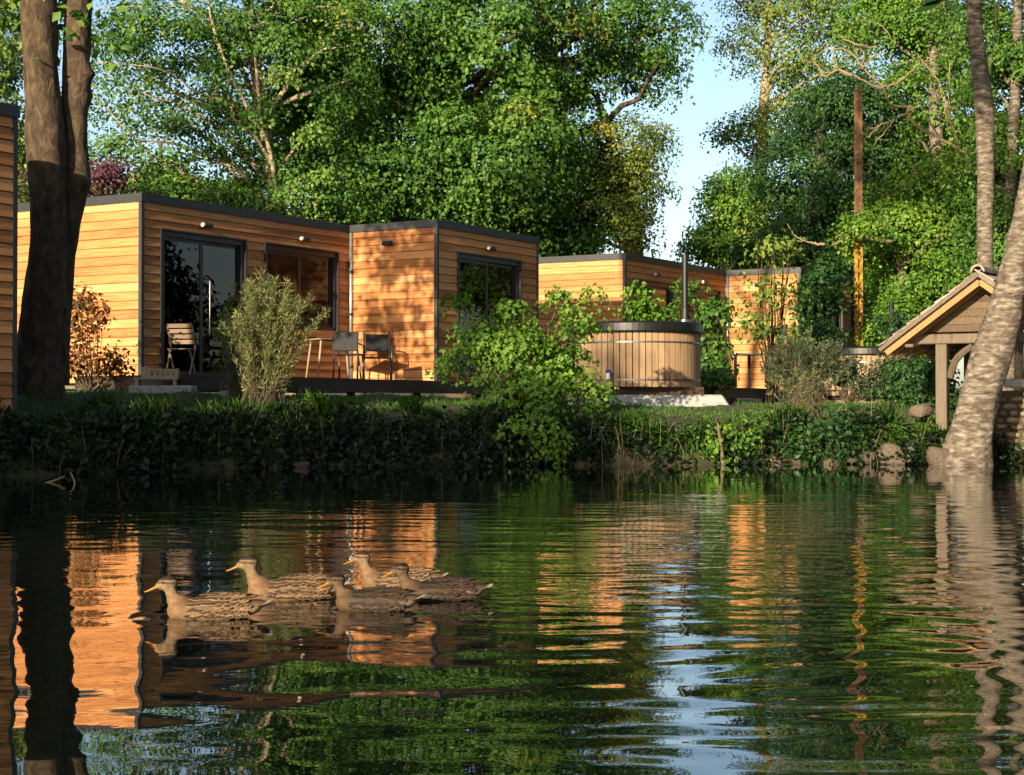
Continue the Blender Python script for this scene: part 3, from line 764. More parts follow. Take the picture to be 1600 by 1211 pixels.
# step and slotted crate at the end of the deck
p = at(245, 590, 24.0)
s = empty('wooden_step', (p[0], p[1], .98), .12); tag(s, 'low pale wooden step at the left end of the deck', 'step')
for k in range(3): MB().box((0, -.12 + .12 * k, .20), (.64, .11, .03)).build('tread', M['pale_wood'], s, bevel=.004)
for sx in (-1, 1): MB().box((.27 * sx, 0, .092), (.05, .32, .185)).build('leg', M['pale_wood'], s, bevel=.004)
c = empty('slotted_crate', (p[0] + .10, p[1] + .02, 1.1955), .05); tag(c, 'small slotted wooden crate resting on the low step', 'crate')
b = MB()
b.bbox(-.21, .21, -.10, -.085, 0, .035); b.bbox(-.21, .21, -.10, -.085, .095, .13)
for k in range(6): b.bbox(-.21 + .076 * k, -.21 + .076 * k + .04, -.10, -.085, .0351, .0949)
b.build('front_panel', M['pale_wood'], c)
b = MB(); b.bbox(-.21, .21, .085, .10, 0, .13); b.build('back_panel', M['pale_wood'], c)
for sx in (-1, 1): b = MB(); b.bbox(.195 * sx - .012, .195 * sx + .012, -.0849, .0849, 0, .14); b.build('side_panel', M['pale_wood'], c)
b = MB(); b.bbox(-.05, .05, -.05, .05, 0, .16); b.build('end_block', M['pale_wood'], c, (-.27, 0, 0))
p = at(255, 602, 23.4)
tag(MB().bbox(-.45, .45, -.18, .18, -.12, .0).build('stone_slab', M['concrete'], None, (p[0], p[1], 1.075), bevel=.015), 'flat stone slab in the grass below the pale wooden step', 'slab')
for (px, py, d, nm) in ((352, 613, 23.6, 'pale block lying in the grass under the dark deck, left of the willow bush'), (432, 612, 24.2, 'pale block lying in the grass under the dark deck, right of the willow bush')):
    p = at(px, py, d)
    tag(MB().box((0, 0, .04), (.17, .12, .10)).build('concrete_block', M['concrete'], None, (p[0], p[1], gz(p[0], p[1])), (0, 0, .2), bevel=.012), nm, 'block')
# white bowls on the counter behind the door
bowl = MB(); k = 14; prof = [(.03, 0), (.05, .01), (.075, .06), (.08, .075), (.07, .075), (.03, .02)]
v = []; f = []
for rr, z in prof:
    for i in range(k): v.append((rr * math.cos(6.2832 * i / k), rr * math.sin(6.2832 * i / k), z))
for q in range(len(prof) - 1):
    for i in range(k): f.append((q * k + i, q * k + (i + 1) % k, (q + 1) * k + (i + 1) % k, (q + 1) * k + i))
f.append(tuple(reversed(range(k)))); f.append(tuple((len(prof) - 1) * k + i for i in range(k)))
bowl.add(v, f); bm_ = bowl.mesh('bowl', True)
for i in range(6):
    p = loc1(.55 + .29 * i, 1.62)
    tag(link('bowl', bm_, M['white'], None, (p[0], p[1], 2.021)), 'small white bowl in the row on the counter behind the glass door', 'bowl', 'bowls on the counter behind the glass')
# bench box and pale table before the distant cabin
p = at(1160, 575, 36.5)
t = empty('garden_table', (p[0], p[1], 1.192), TH - .5); tag(t, 'grey garden table before the distant cabin wall', 'table')
MB().box((0, 0, .74), (.95, .7, .03)).build('table_top', M['grey_metal'], t, bevel=.006)
for sx in (-1, 1):
    for sy in (-1, 1): MB().box((.43 * sx, .3 * sy, .362), (.05, .05, .725)).build('leg', M['black_metal'], t)

# ------------------------------------------------------------------ rusty post
p = at(1342, 530, 40.0)
r = empty('steel_post', (p[0], p[1], .88), .35); tag(r, 'tall rusty ochre steel post with ladder slots among the trees', 'post')
H = 7.6
for s in (-1, 1):
    b = MB(); b.bbox(.068 * s - .024, .068 * s + .024, -.05, .05, 0, H); b.v = [(x_, y_, min(z_, 4.3)) for x_, y_, z_ in b.v]; b.build('upright', M['rust'], r, bevel=.004)
    b = MB(); b.bbox(.068 * s - .024, .068 * s + .024, -.05, .05, 4.301, H); b.build('upright', M['rust_brown'], r, bevel=.004)
z = .75
while z < H:
    hgt = .10 if z < 4.2 else .2
    b = MB(); b.bbox(-.0438, .0438, -.046, -.030, z, z + hgt); b.build('batten', M['rust' if z < 4.2 else 'rust_brown'], r)
    z += .30 if z < 4.2 else .212
# ------------------------------------------------------------------ wash house on the right
WX, WY = 6.54, 22.8
wh = empty('wash_house', (WX, WY, 0), TH); tag(wh, 'small old timber wash house with mossy tiled gable roof at the water', 'wash house')
ZRG, ZEV, HW, WL = 2.60, 1.58, 1.40, 3.6         # ridge, eave, half width, length;  local x = along the ridge, y to the left
pitch = math.atan2(ZRG - ZEV, HW)
SLP = math.hypot(HW, ZRG - ZEV)
tm = MB(); tw, tl = .30, .34
tm.add([(0, 0, 0), (tw - .008, 0, .012), (tw - .008, tl, .002), (0, tl, -.006), (0, 0, .022), (tw - .008, 0, .036), (tw - .008, tl, .022), (0, tl, .014)],
       [(3, 2, 1, 0), (4, 5, 6, 7), (0, 1, 5, 4), (1, 2, 6, 5), (2, 3, 7, 6), (3, 0, 4, 7)])
tme = tm.mesh('tile')
roofp = empty('roof', (0, 0, 0), 0, wh)
nrow = 7
for side in (-1, 1):
    for rw in range(nrow):
        s0 = SLP * rw / nrow                               # from the eave up
        for cc in range(13):
            xx = -.28 + cc * tw
            yy = side * (HW - math.cos(pitch) * s0); zz = ZEV + math.sin(pitch) * s0 + .035
            R = Matrix.Rotation(0 if side < 0 else math.pi, 4, 'Z') @ Matrix.Rotation(pitch - .06, 4, 'X')
            o = link('tile', tme, M['tile'], roofp)
            o.matrix_local = Matrix.Translation((xx + (tw if side > 0 else 0) + random.uniform(-.004, .004), yy, zz + random.uniform(-.004, .006))) @ R
for cc in range(9):
    b = MB(); k = 8; v = []; f = []
    if cc == 0:
        for xx in (0, .44):
            for rr in (.075, .10):
                for i in range(k): a = math.pi * i / (k - 1); v.append((xx, rr * math.cos(a), rr * math.sin(a)))
        n2 = k
        for i in range(k - 1):
            f += [(k + i, k + i + 1, 3 * k + i + 1, 3 * k + i), (i, 2 * k + i, 2 * k + i + 1, i + 1), (i, i + 1, k + i + 1, k + i), (2 * k + i, 3 * k + i, 3 * k + i + 1, 2 * k + i + 1)]
        f += [(0, k, 3 * k, 2 * k), (k - 1, 3 * k - 1, 4 * k - 1, 2 * k - 1)]
        b.add(v, f); rme = b.mesh('ridge_tile')
    link('ridge_tile', rme, M['tile'], roofp, (-.34 + .42 * cc, 0, ZRG + .025 + .004 * (cc % 2)))
def sloped(x0, x1, w0, depth, name, mat, parent, lo=0.0, hi=1.0, drop=0.0):
    """timber lying under the roof slope, both sides"""
    for side in (-1, 1):
        a = Vector((0, side * HW, ZEV)); t = Vector((0, -side * math.cos(pitch), math.sin(pitch))); nn = Vector((0, -side * math.sin(pitch), -math.cos(pitch)))
        p0 = a + t * SLP * lo + nn * drop; p1 = a + t * SLP * hi + nn * drop
        q0, q1 = p0 + nn * depth, p1 + nn * depth
        b = MB(); v = [(x0, p0.y, p0.z), (x0, p1.y, p1.z), (x0, q1.y, q1.z), (x0, q0.y, q0.z)]; v += [(x1, y, z) for _, y, z in v]
        b.add(v, [(0, 1, 2, 3), (7, 6, 5, 4), (0, 4, 5, 1), (1, 5, 6, 2), (2, 6, 7, 3), (3, 7, 4, 0)])
        b.build(name, mat, parent, bevel=.003)
sloped(-.31, -.27, 0, .055, 'verge_board', M['verge'], roofp, 0, 1, -.02)
sloped(-.27, WL - .4, 0, .02, 'sarking', M['rafter'], roofp, .01, .985, .005)
for xx in (-.24, .02, .55, 1.1, 1.7, 2.3, 2.9): sloped(xx, xx + .075, 0, .10, 'rafter', M['rafter'], roofp, .02, .965, .028)
# gable boards
nb = 6; zb0 = 1.83
for k in range(nb):
    z0 = zb0 + k * .105; z1 = z0 + .10
    hw = max(.05, (ZRG - .14 - z1) / math.tan(pitch))
    b = MB(); hw0 = max(.06, (ZRG - .14 - z0) / math.tan(pitch))
    b.add([(.145, -hw0, z0), (.145, hw0, z0), (.145, hw, z1), (.145, -hw, z1), (.175, -hw0, z0), (.175, hw0, z0), (.175, hw, z1), (.175, -hw, z1)],
          [(0, 1, 2, 3), (7, 6, 5, 4), (0, 4, 5, 1), (1, 5, 6, 2), (2, 6, 7, 3), (3, 7, 4, 0)])
    b.build('gable_board', M['weathered'], wh)
MB().bbox(.06, .20, -1.12, 1.12, 1.66, 1.80).build('tie_beam', M['post_wood'], wh, bevel=.012)
for sy in (-1, 1):
    MB().bbox(-.2, WL - .5, 1.0 * sy - .06, 1.0 * sy + .06, 1.61, 1.66 - .002).build('wall_plate', M['post_wood'], wh, bevel=.01)
for sy, xx in ((.62, 0.0), (-1.0, 0.0), (1.0, 2.8), (-1.0, 2.8)):
    MB().bbox(.05 + xx, .21 + xx, sy - .08, sy + .08, -.1, 1.608 if abs(sy) > .9 else 1.657).build('post', M['post_wood'], wh, bevel=.01)
for sgn, y0 in ((-1, .52),):
    b = MB(); pts = spline([(.13, y0, 1.18), (.13, y0 - .10, 1.45), (.13, y0 - .33, 1.63)], 8)
    b.tube(pts, .05, 6); b.build('knee_brace', M['post_wood'], wh)
# rubble wall under the wash house
def rock_mesh(seed, sub=2, rough=.22, squash=(1, 1, 1)):
    bm = bmesh.new(); bmesh.ops.create_icosphere(bm, subdivisions=sub, radius=1.0)
    rg = random.Random(seed); s = rg.uniform(0, 50)
    for v in bm.verts:
        n = v.co.normalized(); k = 1 + rough * float(sn(n.x * 1.3 + s, n.y * 1.3, n.z * 1.3, s)) + rough * .3 * float(sn(n.x * 4, n.y * 4 + s, n.z * 4, s))
        q = Vector((math.copysign(abs(n.x) ** .7, n.x), math.copysign(abs(n.y) ** .7, n.y), math.copysign(abs(n.z) ** .7, n.z)))
        v.co = Vector((q.x * k * squash[0], q.y * k * squash[1], q.z * k * squash[2]))
    me = bpy.data.meshes.new('stone'); bm.to_mesh(me); bm.free()
    me.polygons.foreach_set('use_smooth', [True] * len(me.polygons)); me.update()
    return me
smesh = [rock_mesh(i, 1, .16) for i in range(5)]
rw_ = empty('rubble_wall', (WX, WY, 0), TH); tag(rw_, 'rough rubble stone wall under the wash house at the right edge', 'wall')
MB().bbox(.30, .62, -2.6, .12, -.3, 1.0).build('core', M['soil'], rw_)
for j in range(11):
    y = .10; z = -.10 + j * .098
    while y > -2.2:
        w = random.uniform(.12, .26)
        o = link('stone', random.choice(smesh), M['stone'], rw_, (.30, y - w / 2, z + random.uniform(-.01, .01)), (random.uniform(-.1, .1), random.uniform(-.1, .1), random.uniform(-.1, .1)),
                 (.07 + random.uniform(0, .03), w * .47, .046))
        y -= w
for j in range(11):
    o = link('stone', random.choice(smesh), M['stone'], rw_, (.12, -.62 + random.uniform(-.02, .02), -.05 + j * .10), (0, 0, random.uniform(-.3, .3)), (.10, .13, .05))
MB().bbox(.05, .55, -1.5, -.25, 1.04, 1.16).build('lintel', M['concrete'], rw_, bevel=.02)

# ------------------------------------------------------------------ boulders and drift wood along the waterline
big = [rock_mesh(20 + i, 3, .2) for i in range(4)]
rocks = [(1392, 712, 22.2, .17, .15, .16, 'rounded reddish boulder at the waterline left of the leaning trunk'),
         (1355, 715, 22.2, .10, .10, .085, 'small tan stone at the waterline left of the rounded reddish boulder'),
         (1400, 722, 22.0, .12, .09, .05, 'flat pale stone lying in the water below the reddish boulder'),
         (1438, 642, 23.3, .17, .14, .10, 'pale smooth rock in the plants beside the wash house post'),
         (1470, 714, 21.9, .20, .15, .13, 'mossy ochre boulder against the foot of the leaning trunk'),
         (992, 718, 22.0, .11, .09, .07, 'lit tan stone at the waterline under the hot tub slab'),
         (1330, 719, 22.3, .14, .09, .04, 'flat tan stone at the waterline under the bank plants'),
         (45, 672, 19.1, .16, .12, .07, 'dim grey rock low on the dark bank beneath the twin trunks'),
         (88, 712, 18.9, .12, .10, .07, 'dim brown rock at the dark waterline beneath the twin trunks'),
         (1072, 716, 22.1, .12, .09, .05, 'low brown stone at the waterline left of the slanting stake')]
for i, (px, py, d, a, b_, c_, lab) in enumerate(rocks):
    p = at(px, py, d)
    o = link('boulder', big[i % 4], M['boulder'], None, p, (0, 0, i * 1.3), (a, b_, c_)); tag(o, lab, 'rock')
def stick(px_pts, d, r0, r1, name, lab, cat, mat='twig', dz=0.0):
    pts = [at(x, y, d + dd) for (x, y, dd) in px_pts]
    pts = spline(pts, 14); b = MB(); rr = np.linspace(r0, r1, len(pts))
    b.tube([tuple(p) for p in pts], list(rr), 8, jit=.08)
    o = b.build(name, M[mat], None, smooth=True); tag(o, lab, cat); return o
stick([(1131, 735, 0), (1127, 700, 0.02), (1121, 660, .1)], 21.9, .035, .014, 'broken_stake', 'slanting broken stake standing in the water below the lawn', 'stake', 'post_wood')
stick([(62, 757, 0), (80, 753, 0), (102, 744, .1)], 16.9, .016, .008, 'floating_twig', 'lit forked twig on the dark water at the left', 'twig')
stick([(120, 768, 0), (116, 750, 0), (110, 738, .1)], 16.7, .012, .006, 'floating_twig', 'lit upright twig in the dark water, right of the forked one', 'twig')
stick([(1005, 728, 0), (1018, 700, .2), (1040, 660, .6)], 22.0, .03, .02, 'bank_root', 'brown root running down the bare bank under the hot tub slab', 'root', 'bark_brown')
# ------------------------------------------------------------------ vegetation
def unit(a): return a / np.maximum(np.linalg.norm(a, axis=-1, keepdims=True), 1e-9)

def leaf_mesh(name, P, Nn, T, L, W, rnd, fold=.18, bend=0.0):
    """one folded blade per row: base P, face normal Nn, axis T, length L, width W"""
    n = len(P)
    T = unit(T - Nn * (T * Nn).sum(-1, keepdims=True)); B = np.cross(Nn, T)
    L = L[:, None]; W = W[:, None]
    tip = P + T * L - Nn * (L * bend)
    mid = P + T * (L * .45)
    l = mid + B * W * .5 + Nn * (W * fold); r = mid - B * W * .5 + Nn * (W * fold)
    V = np.stack([P, r, tip, l], 1).reshape(-1, 3)
    i = np.arange(n)[:, None] * 4
    fl = np.concatenate([i, i + 1, i + 2, i, i + 2, i + 3], 1)
    return np_mesh(name, V, fl.ravel(), np.full(2 * n, 3), False, {'rnd': ('FACE', 'FLOAT', np.repeat(rnd, 2))})

def crown(rng, blobs, size=.16, aspect=.72, spread=.55, flat=.5, droop=.25, gap=None, up=.32, shell=.5, jitter=.45):
    """blobs: (centre, radii, tips, leaves per tip). returns leaf arrays and the tips"""
    Ps, Ns, Ts, Rs, tips = [], [], [], [], []
    for c, rad, nt, nl in blobs:
        c = np.array(c, float); rad = np.array(rad, float)
        d = unit(rng.normal(size=(nt, 3))); rr = shell + (1 - shell) * rng.random(nt) ** .6
        lump = 1 + .22 * sn(d[:, 0] * 2.2 + c[0], d[:, 1] * 2.2 + c[1], d[:, 2] * 2.2 + c[2], 1.3)
        tp = c + rad * d * (rr * lump)[:, None]
        if gap is not None:
            g = sn(tp[:, 0] * gap[0], tp[:, 1] * gap[0], tp[:, 2] * gap[0], 2.1); keep = (g > gap[1]) & (sn(tp[:, 0] * 2.1, tp[:, 1] * 2.1, tp[:, 2] * 2.4, 4.4) > -.5); tp, d = tp[keep], d[keep]
        tips.append(tp)
        k = len(tp)
        off = np.clip(rng.normal(size=(k, nl, 3)), -1.6, 1.6) * np.array([spread, spread, spread * flat]) * (rng.uniform(.6, 1.3, (k, 1, 1)))
        off[..., 2] -= droop * (off[..., 0] ** 2 + off[..., 1] ** 2) / spread
        P = (tp[:, None, :] + off).reshape(-1, 3)
        out = np.repeat(d, nl, 0)
        o2 = unit(off.reshape(-1, 3) + 1e-6)
        nn = unit(out * .6 + o2 * .35 + np.array([0, 0, up]) + rng.normal(size=P.shape) * jitter)
        tt = unit(o2 * .8 + np.array([0, 0, -.35]) + rng.normal(size=P.shape) * .5)
        base = rng.normal(.42, .24, k)
        rn = np.clip(np.repeat(base, nl) + rng.normal(0, .16, len(P)), 0, 1)
        Ps.append(P); Ns.append(nn); Ts.append(tt); Rs.append(rn)
    P = np.concatenate(Ps); L = size * rng.uniform(.65, 1.3, len(P))
    return P, np.concatenate(Ns), np.concatenate(Ts), L, L * aspect, np.concatenate(Rs), np.concatenate(tips)

def limbs(mb, rng, trunk, tips, n, r0=.07, r1=.012, sides=5):
    """curved limbs from the trunk polyline (x,y,z,r) out to some of the tips"""
    if len(tips) == 0: return
    for t in tips[rng.choice(len(tips), min(n, len(tips)), replace=False)]:
        h = np.hypot(t[0] - trunk[:, 0], t[1] - trunk[:, 1])
        zs = t[2] - h * rng.uniform(.35, .8)
        k = int(np.argmin(np.abs(trunk[:, 2] - zs)))
        a = trunk[k, :3]; m = (a + t) / 2 + rng.normal(size=3) * .12 * np.linalg.norm(t - a) + np.array([0, 0, .08 * np.linalg.norm(t - a)])
        pts = spline([a, m, t], 8)
        pts[1:-1] += rng.normal(size=(6, 3)) * .03 * np.linalg.norm(t - a) / 2
        ra = min(r0, trunk[k, 3] * .7)
        mb.tube([tuple(p) for p in pts], list(np.linspace(ra, r1, 8)), sides, cap=False)

def trunk_tube(mb, pts, n=28, sides=14, rough=.10, seed=0.0, knobs=()):
    """pts rows x,y,z,r"""
    R = spline(pts, n)
    base = len(mb.v)
    mb.tube([tuple(p[:3]) for p in R], list(R[:, 3]), sides)
    v = np.array(mb.v[base:]); c = np.repeat(R[:, :3], sides, 0)
    dlt = v - c
    k = 1 + rough * sn(dlt[:, 0] * 5 + seed, dlt[:, 1] * 5, v[:, 2] * 1.6, seed) + rough * .6 * sn(dlt[:, 0] * 13, dlt[:, 1] * 13 + seed, v[:, 2] * 4.5, seed)
    v2 = c + dlt * k[:, None]
    for (kp, kr, amp) in knobs:
        w = np.exp(-((v2 - np.array(kp)) ** 2).sum(1) / kr ** 2)
        v2 += unit(dlt) * (amp * w)[:, None]
    mb.v[base:] = [tuple(p) for p in v2]
    return R

SEED = [100]
def tree(name, label, cat, base, trunk, blobs, leaf, bark, group=None, size=.16, n_limbs=30, limb_r=.07, dens=2.5, **kw):
    """trunk rows x,y,z,r in world; blobs in world"""
    SEED[0] += 1; rng = np.random.default_rng(SEED[0])
    root = empty(name, base); tag(root, label, cat, group)
    b3 = np.array(base)
    tr = np.array(trunk, float); tr[:, :3] -= b3
    kw['spread'] = kw.get('spread', .5) * .92
    P, Nn, T, L, W, rn, tips = crown(rng, [(np.array(c) - b3, r, int(a * 1.12), int(q * dens)) for c, r, a, q in blobs], size=size * .63 * math.sqrt(2.5 / dens), **kw)
    mb = MB()
    R = trunk_tube(mb, tr, seed=SEED[0] * .7)
    limbs(mb, rng, R, tips, n_limbs, limb_r)
    mb.build('trunk', M[bark], root, smooth=True)
    o = link('crown', leaf_mesh('crown', P, Nn, T, L, W, rn), M[leaf], root); o['kind'] = 'stuff'
    return root

def simple_trunk(base, top, r, lean=(0, 0)):
    b, t = np.array(base, float), np.array(top, float)
    m = (b + t) / 2 + np.array([lean[0], lean[1], 0])
    return [(*b, r * 1.25), (*(b * .85 + m * .15), r), (*m, r * .72), (*t, r * .22)]

def G(px, d):
    x = (px - 800) / F * d
    return (x, d, gz(x, d) - .05)

def PB(px, py, d, r, nt, nl): return (at(px, py, d), r, nt, nl)

# ---- big trees behind the cabins
b = G(455, 42.5)
tree('plane_tree', 'spreading tree with pale bare limbs behind the left end of the cabin', 'tree', b,
     [(*b, .30), (*at(440, 420, 42.5), .24), (*at(428, 290, 42.5), .20), (*at(402, 130, 42.6), .16), (*at(388, 0, 42.7), .12), (*at(380, -260, 42.8), .04)],
     [PB(175, 150, 42.3, (1.0, 1.2, .9), 18, 34), PB(165, 50, 42.2, (1.0, 1.2, .8), 18, 36), PB(240, 165, 42.2, (1.0, 1.2, .8), 16, 36), PB(450, 110, 42.5, (2.55, 2.32, 3.02), 120, 80), PB(480, 300, 42.5, (1.97, 1.74, 0.93), 46, 80), PB(270, 60, 42.0, (1.97, 1.74, 1.28), 46, 55), PB(215, 250, 42.2, (1.62, 1.62, 0.81), 34, 55),
      PB(300, 310, 42.6, (2.09, 1.74, 0.58), 44, 80), PB(330, 180, 42.2, (1.39, 1.74, 1.04), 30, 55), PB(420, -200, 42.5, (3.71, 2.90, 2.55), 70, 55), PB(200, -110, 42.3, (1.74, 1.74, 1.39), 34, 45)],
     'leaf_maple', 'bark_pale', size=.17, n_limbs=60, limb_r=.09, spread=.38, gap=(1.1, -.55))
b = G(720, 46.0)
tree('maple_tree', 'huge dense green maple rising behind the cabin bay', 'tree', b,
     [(*b, .55), (*at(718, 300, 46.0), .45), (*at(700, 130, 46.0), .36), (*at(715, -50, 46.0), .26), (*at(720, -500, 46.0), .06)],
     [PB(560, 60, 45.0, (2.60, 2.20, 2.40), 110, 95), PB(600, 250, 44.6, (2.40, 2.00, 1.50), 90, 95), PB(760, 60, 45.0, (2.80, 2.20, 2.60), 120, 95), PB(770, 240, 44.2, (2.30, 2.00, 1.60), 86, 95),
      PB(520, 170, 45.4, (1.80, 1.80, 1.60), 60, 95), PB(690, 160, 45.6, (2.20, 1.60, 2.20), 40, 80), PB(700, -220, 46.0, (5.20, 4.00, 3.20), 150, 80), PB(690, 330, 45.5, (2.60, 1.60, 0.80), 64, 95)],
     'leaf_maple', 'bark_dark', size=.21, n_limbs=50, limb_r=.16, spread=.48, gap=(.85, -.3))
b = G(905, 48.0)
tree('maple_tree', 'green maple with deep shade under its crown, right of the huge maple', 'tree', b,
     [(*b, .40), (*at(880, 250, 48.0), .32), (*at(850, 60, 48.0), .24), (*at(850, -300, 48.0), .06)],
     [PB(890, 60, 47.5, (2.60, 2.20, 2.00), 100, 80), PB(1000, 40, 47.0, (1.90, 1.80, 1.40), 60, 50), PB(880, 260, 47.5, (1.80, 1.80, 1.60), 60, 90), PB(920, -220, 48.0, (3.20, 2.50, 2.40), 80, 65),
      PB(870, 360, 46.5, (1.40, 1.20, 0.80), 36, 95), PB(1015, 120, 47.0, (0.90, 1.20, 0.50), 14, 40)],
     'leaf_maple', 'bark_brown', size=.19, n_limbs=50, limb_r=.14, spread=.45, gap=(.9, -.3))
b = G(985, 46.6)
tree('ivy_tree', 'yellowish leafy tree standing right above the distant cabin corner', 'tree', b,
     [(*b, .30), (*at(988, 340, 46.6), .26), (*at(960, 240, 46.6), .16), (*at(930, 140, 46.6), .08)],
     [PB(960, 230, 46.6, (1.43, 1.27, 1.06), 46, 65), PB(935, 320, 46.6, (1.38, 1.17, 0.95), 42, 65), PB(1000, 290, 46.6, (0.74, 0.85, 1.06), 22, 55), PB(985, 365, 46.4, (0.53, 0.53, 0.53), 14, 60)],
     'leaf_yellow', 'bark_brown', size=.15, n_limbs=24, limb_r=.07, spread=.34, gap=(1.4, -.6))
# ---- right hand wood
b = G(1190, 54)
tree('birch_tree', 'airy pale green tree right of the sky gap', 'tree', b,
     [(*b, .26), (*at(1190, 260, 54), .2), (*at(1200, 60, 54), .13), (*at(1200, -260, 54), .03)],
     [PB(1215, 40, 54, (2.0, 2, 1.9), 80, 48), PB(1215, 190, 54, (1.3, 1.6, 1.5), 55, 48), PB(1240, -180, 54, (3, 2, 2.4), 70, 45), PB(1290, 60, 53.5, (1.9, 1.8, 2.2), 70, 55), PB(1140, 205, 53, (.5, .6, .25), 8, 40)],
     'leaf_light', 'bark_pale', size=.17, n_limbs=50, limb_r=.07, spread=.42, gap=(1.2, -.45))
b = G(1140, 50)
tree('young_maple', 'young bright green maple below the sky gap behind the flue', 'tree', b,
     [(*b, .14), (*at(1138, 400, 50), .11), (*at(1135, 320, 50), .07), (*at(1135, 250, 50), .02)],
     [PB(1150, 310, 50, (1.0, 1.2, 1.0), 50, 70), PB(1115, 370, 50, (.8, 1.1, .6), 32, 62), PB(1190, 380, 50, (1.3, 1.2, .9), 46, 60)],
     'leaf_fresh', 'bark_grey', size=.17, n_limbs=26, limb_r=.05, spread=.36, gap=(1.4, -.6))
b = G(1275, 47)
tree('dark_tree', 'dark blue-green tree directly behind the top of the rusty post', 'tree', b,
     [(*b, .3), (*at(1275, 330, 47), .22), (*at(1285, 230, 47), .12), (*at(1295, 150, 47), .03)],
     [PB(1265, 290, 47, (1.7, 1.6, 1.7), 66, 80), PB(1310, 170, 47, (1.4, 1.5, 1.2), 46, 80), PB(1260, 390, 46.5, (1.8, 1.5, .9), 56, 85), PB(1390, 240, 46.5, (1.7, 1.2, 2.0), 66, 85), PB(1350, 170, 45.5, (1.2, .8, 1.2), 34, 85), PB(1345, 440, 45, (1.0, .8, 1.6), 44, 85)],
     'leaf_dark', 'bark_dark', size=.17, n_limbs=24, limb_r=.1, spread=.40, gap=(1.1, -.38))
b = G(1470, 44)
tree('ivy_tree', 'green ivy hung tree behind the twisted dead branches', 'tree', b,
     [(*b, .26), (*at(1468, 330, 44), .2), (*at(1462, 150, 44), .17), (*at(1458, -20, 44), .13), (*at(1455, -240, 44), .04)],
     [PB(1440, 60, 44.6, (1.7, 1.3, 1.4), 60, 75), PB(1480, 170, 44.8, (1.2, 1.1, 1.5), 50, 75), PB(1400, 20, 45, (1.8, 1.4, 1.0), 50, 70), PB(1480, -160, 44, (3.0, 2, 1.8), 80, 60)],
     'leaf_fresh', 'bark_grey', size=.16, n_limbs=26, limb_r=.07, spread=.36, gap=(1.2, -.55))
b = G(1400, 41)
tree('leafy_thicket', 'bright green thicket rising behind the wash house roof', 'thicket', b,
     [(*b, .14), (*at(1410, 430, 41), .11), (*at(1420, 330, 41), .07), (*at(1430, 260, 41), .03)],
     [PB(1400, 340, 41.5, (1.3, 1.2, .9), 60, 80), PB(1460, 300, 41.5, (1.2, 1.2, 1.1), 60, 80), PB(1500, 390, 41, (1.4, 1.2, 1.2), 70, 80), PB(1440, 440, 41.5, (1.4, 1.1, 1.0), 60, 80), PB(1410, 520, 40, (1.0, .9, .9), 46, 80), PB(1415, 400, 42.5, (.8, .9, 1.0), 36, 80), PB(1345, 350, 39.3, (.35, .3, .25), 10, 40)],
     'leaf_fresh', 'bark_grey', size=.15, n_limbs=26, limb_r=.05, spread=.32, gap=(1.3, -.6))
b = G(1575, 38)
tree('edge_tree', 'leafy green tree at the upper right edge behind the grey trunk', 'tree', b,
     [(*b, .16), (*at(1580, 300, 38), .13), (*at(1592, 60, 38), .11), (*at(1592, -200, 38), .03)],
     [PB(1590, 120, 38.5, (1.0, 1.1, 1.5), 50, 75), PB(1570, 260, 38.5, (1.1, 1.1, 1.1), 50, 75), PB(1580, 380, 38, (1.1, 1.0, 1.0), 50, 75), PB(1600, -80, 38, (1.6, 1.4, 1.6), 50, 60), PB(1540, 40, 39.5, (1.0, 1.0, 1.4), 40, 70)],
     'leaf_maple', 'bark_grey', size=.15, n_limbs=24, limb_r=.05, spread=.32, gap=(1.2, -.55))
# ---- far filler behind
far = [(60, 330, 62, 'leaf_maple', 'far tree low behind the left end of the cabin roof', 1.7), (250, 320, 58, 'leaf_light', 'far pale green tree just above the orange cabin roof', 1.2),
       (560, 370, 60, 'leaf_dark', 'far dark tree low behind the huge maple', .7), (800, 370, 60, 'leaf_dark', 'far dark tree behind the corner of the bay roof', .9),
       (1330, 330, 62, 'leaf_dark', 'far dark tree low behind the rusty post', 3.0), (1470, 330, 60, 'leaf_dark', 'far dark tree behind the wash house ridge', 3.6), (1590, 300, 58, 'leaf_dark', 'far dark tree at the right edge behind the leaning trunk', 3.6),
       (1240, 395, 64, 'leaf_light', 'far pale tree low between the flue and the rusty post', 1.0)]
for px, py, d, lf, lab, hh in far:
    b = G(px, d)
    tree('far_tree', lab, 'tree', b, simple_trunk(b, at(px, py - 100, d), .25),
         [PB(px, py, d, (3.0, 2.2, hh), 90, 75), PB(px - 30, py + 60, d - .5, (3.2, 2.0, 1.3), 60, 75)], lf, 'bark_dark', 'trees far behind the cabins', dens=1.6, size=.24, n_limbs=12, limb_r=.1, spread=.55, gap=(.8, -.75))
b = G(30, 40)
tree('purple_tree', 'purple leaved small tree behind the twin trunks', 'tree', b, simple_trunk(b, at(60, 230, 40), .12),
     [PB(28, 275, 40, (.6, .6, .8), 26, 50), PB(172, 270, 40, (.55, .6, .45), 14, 45), PB(100, 300, 40, (1.1, .6, .5), 20, 50)], 'leaf_purple', 'bark_dark', size=.13, n_limbs=14, limb_r=.04, spread=.25)

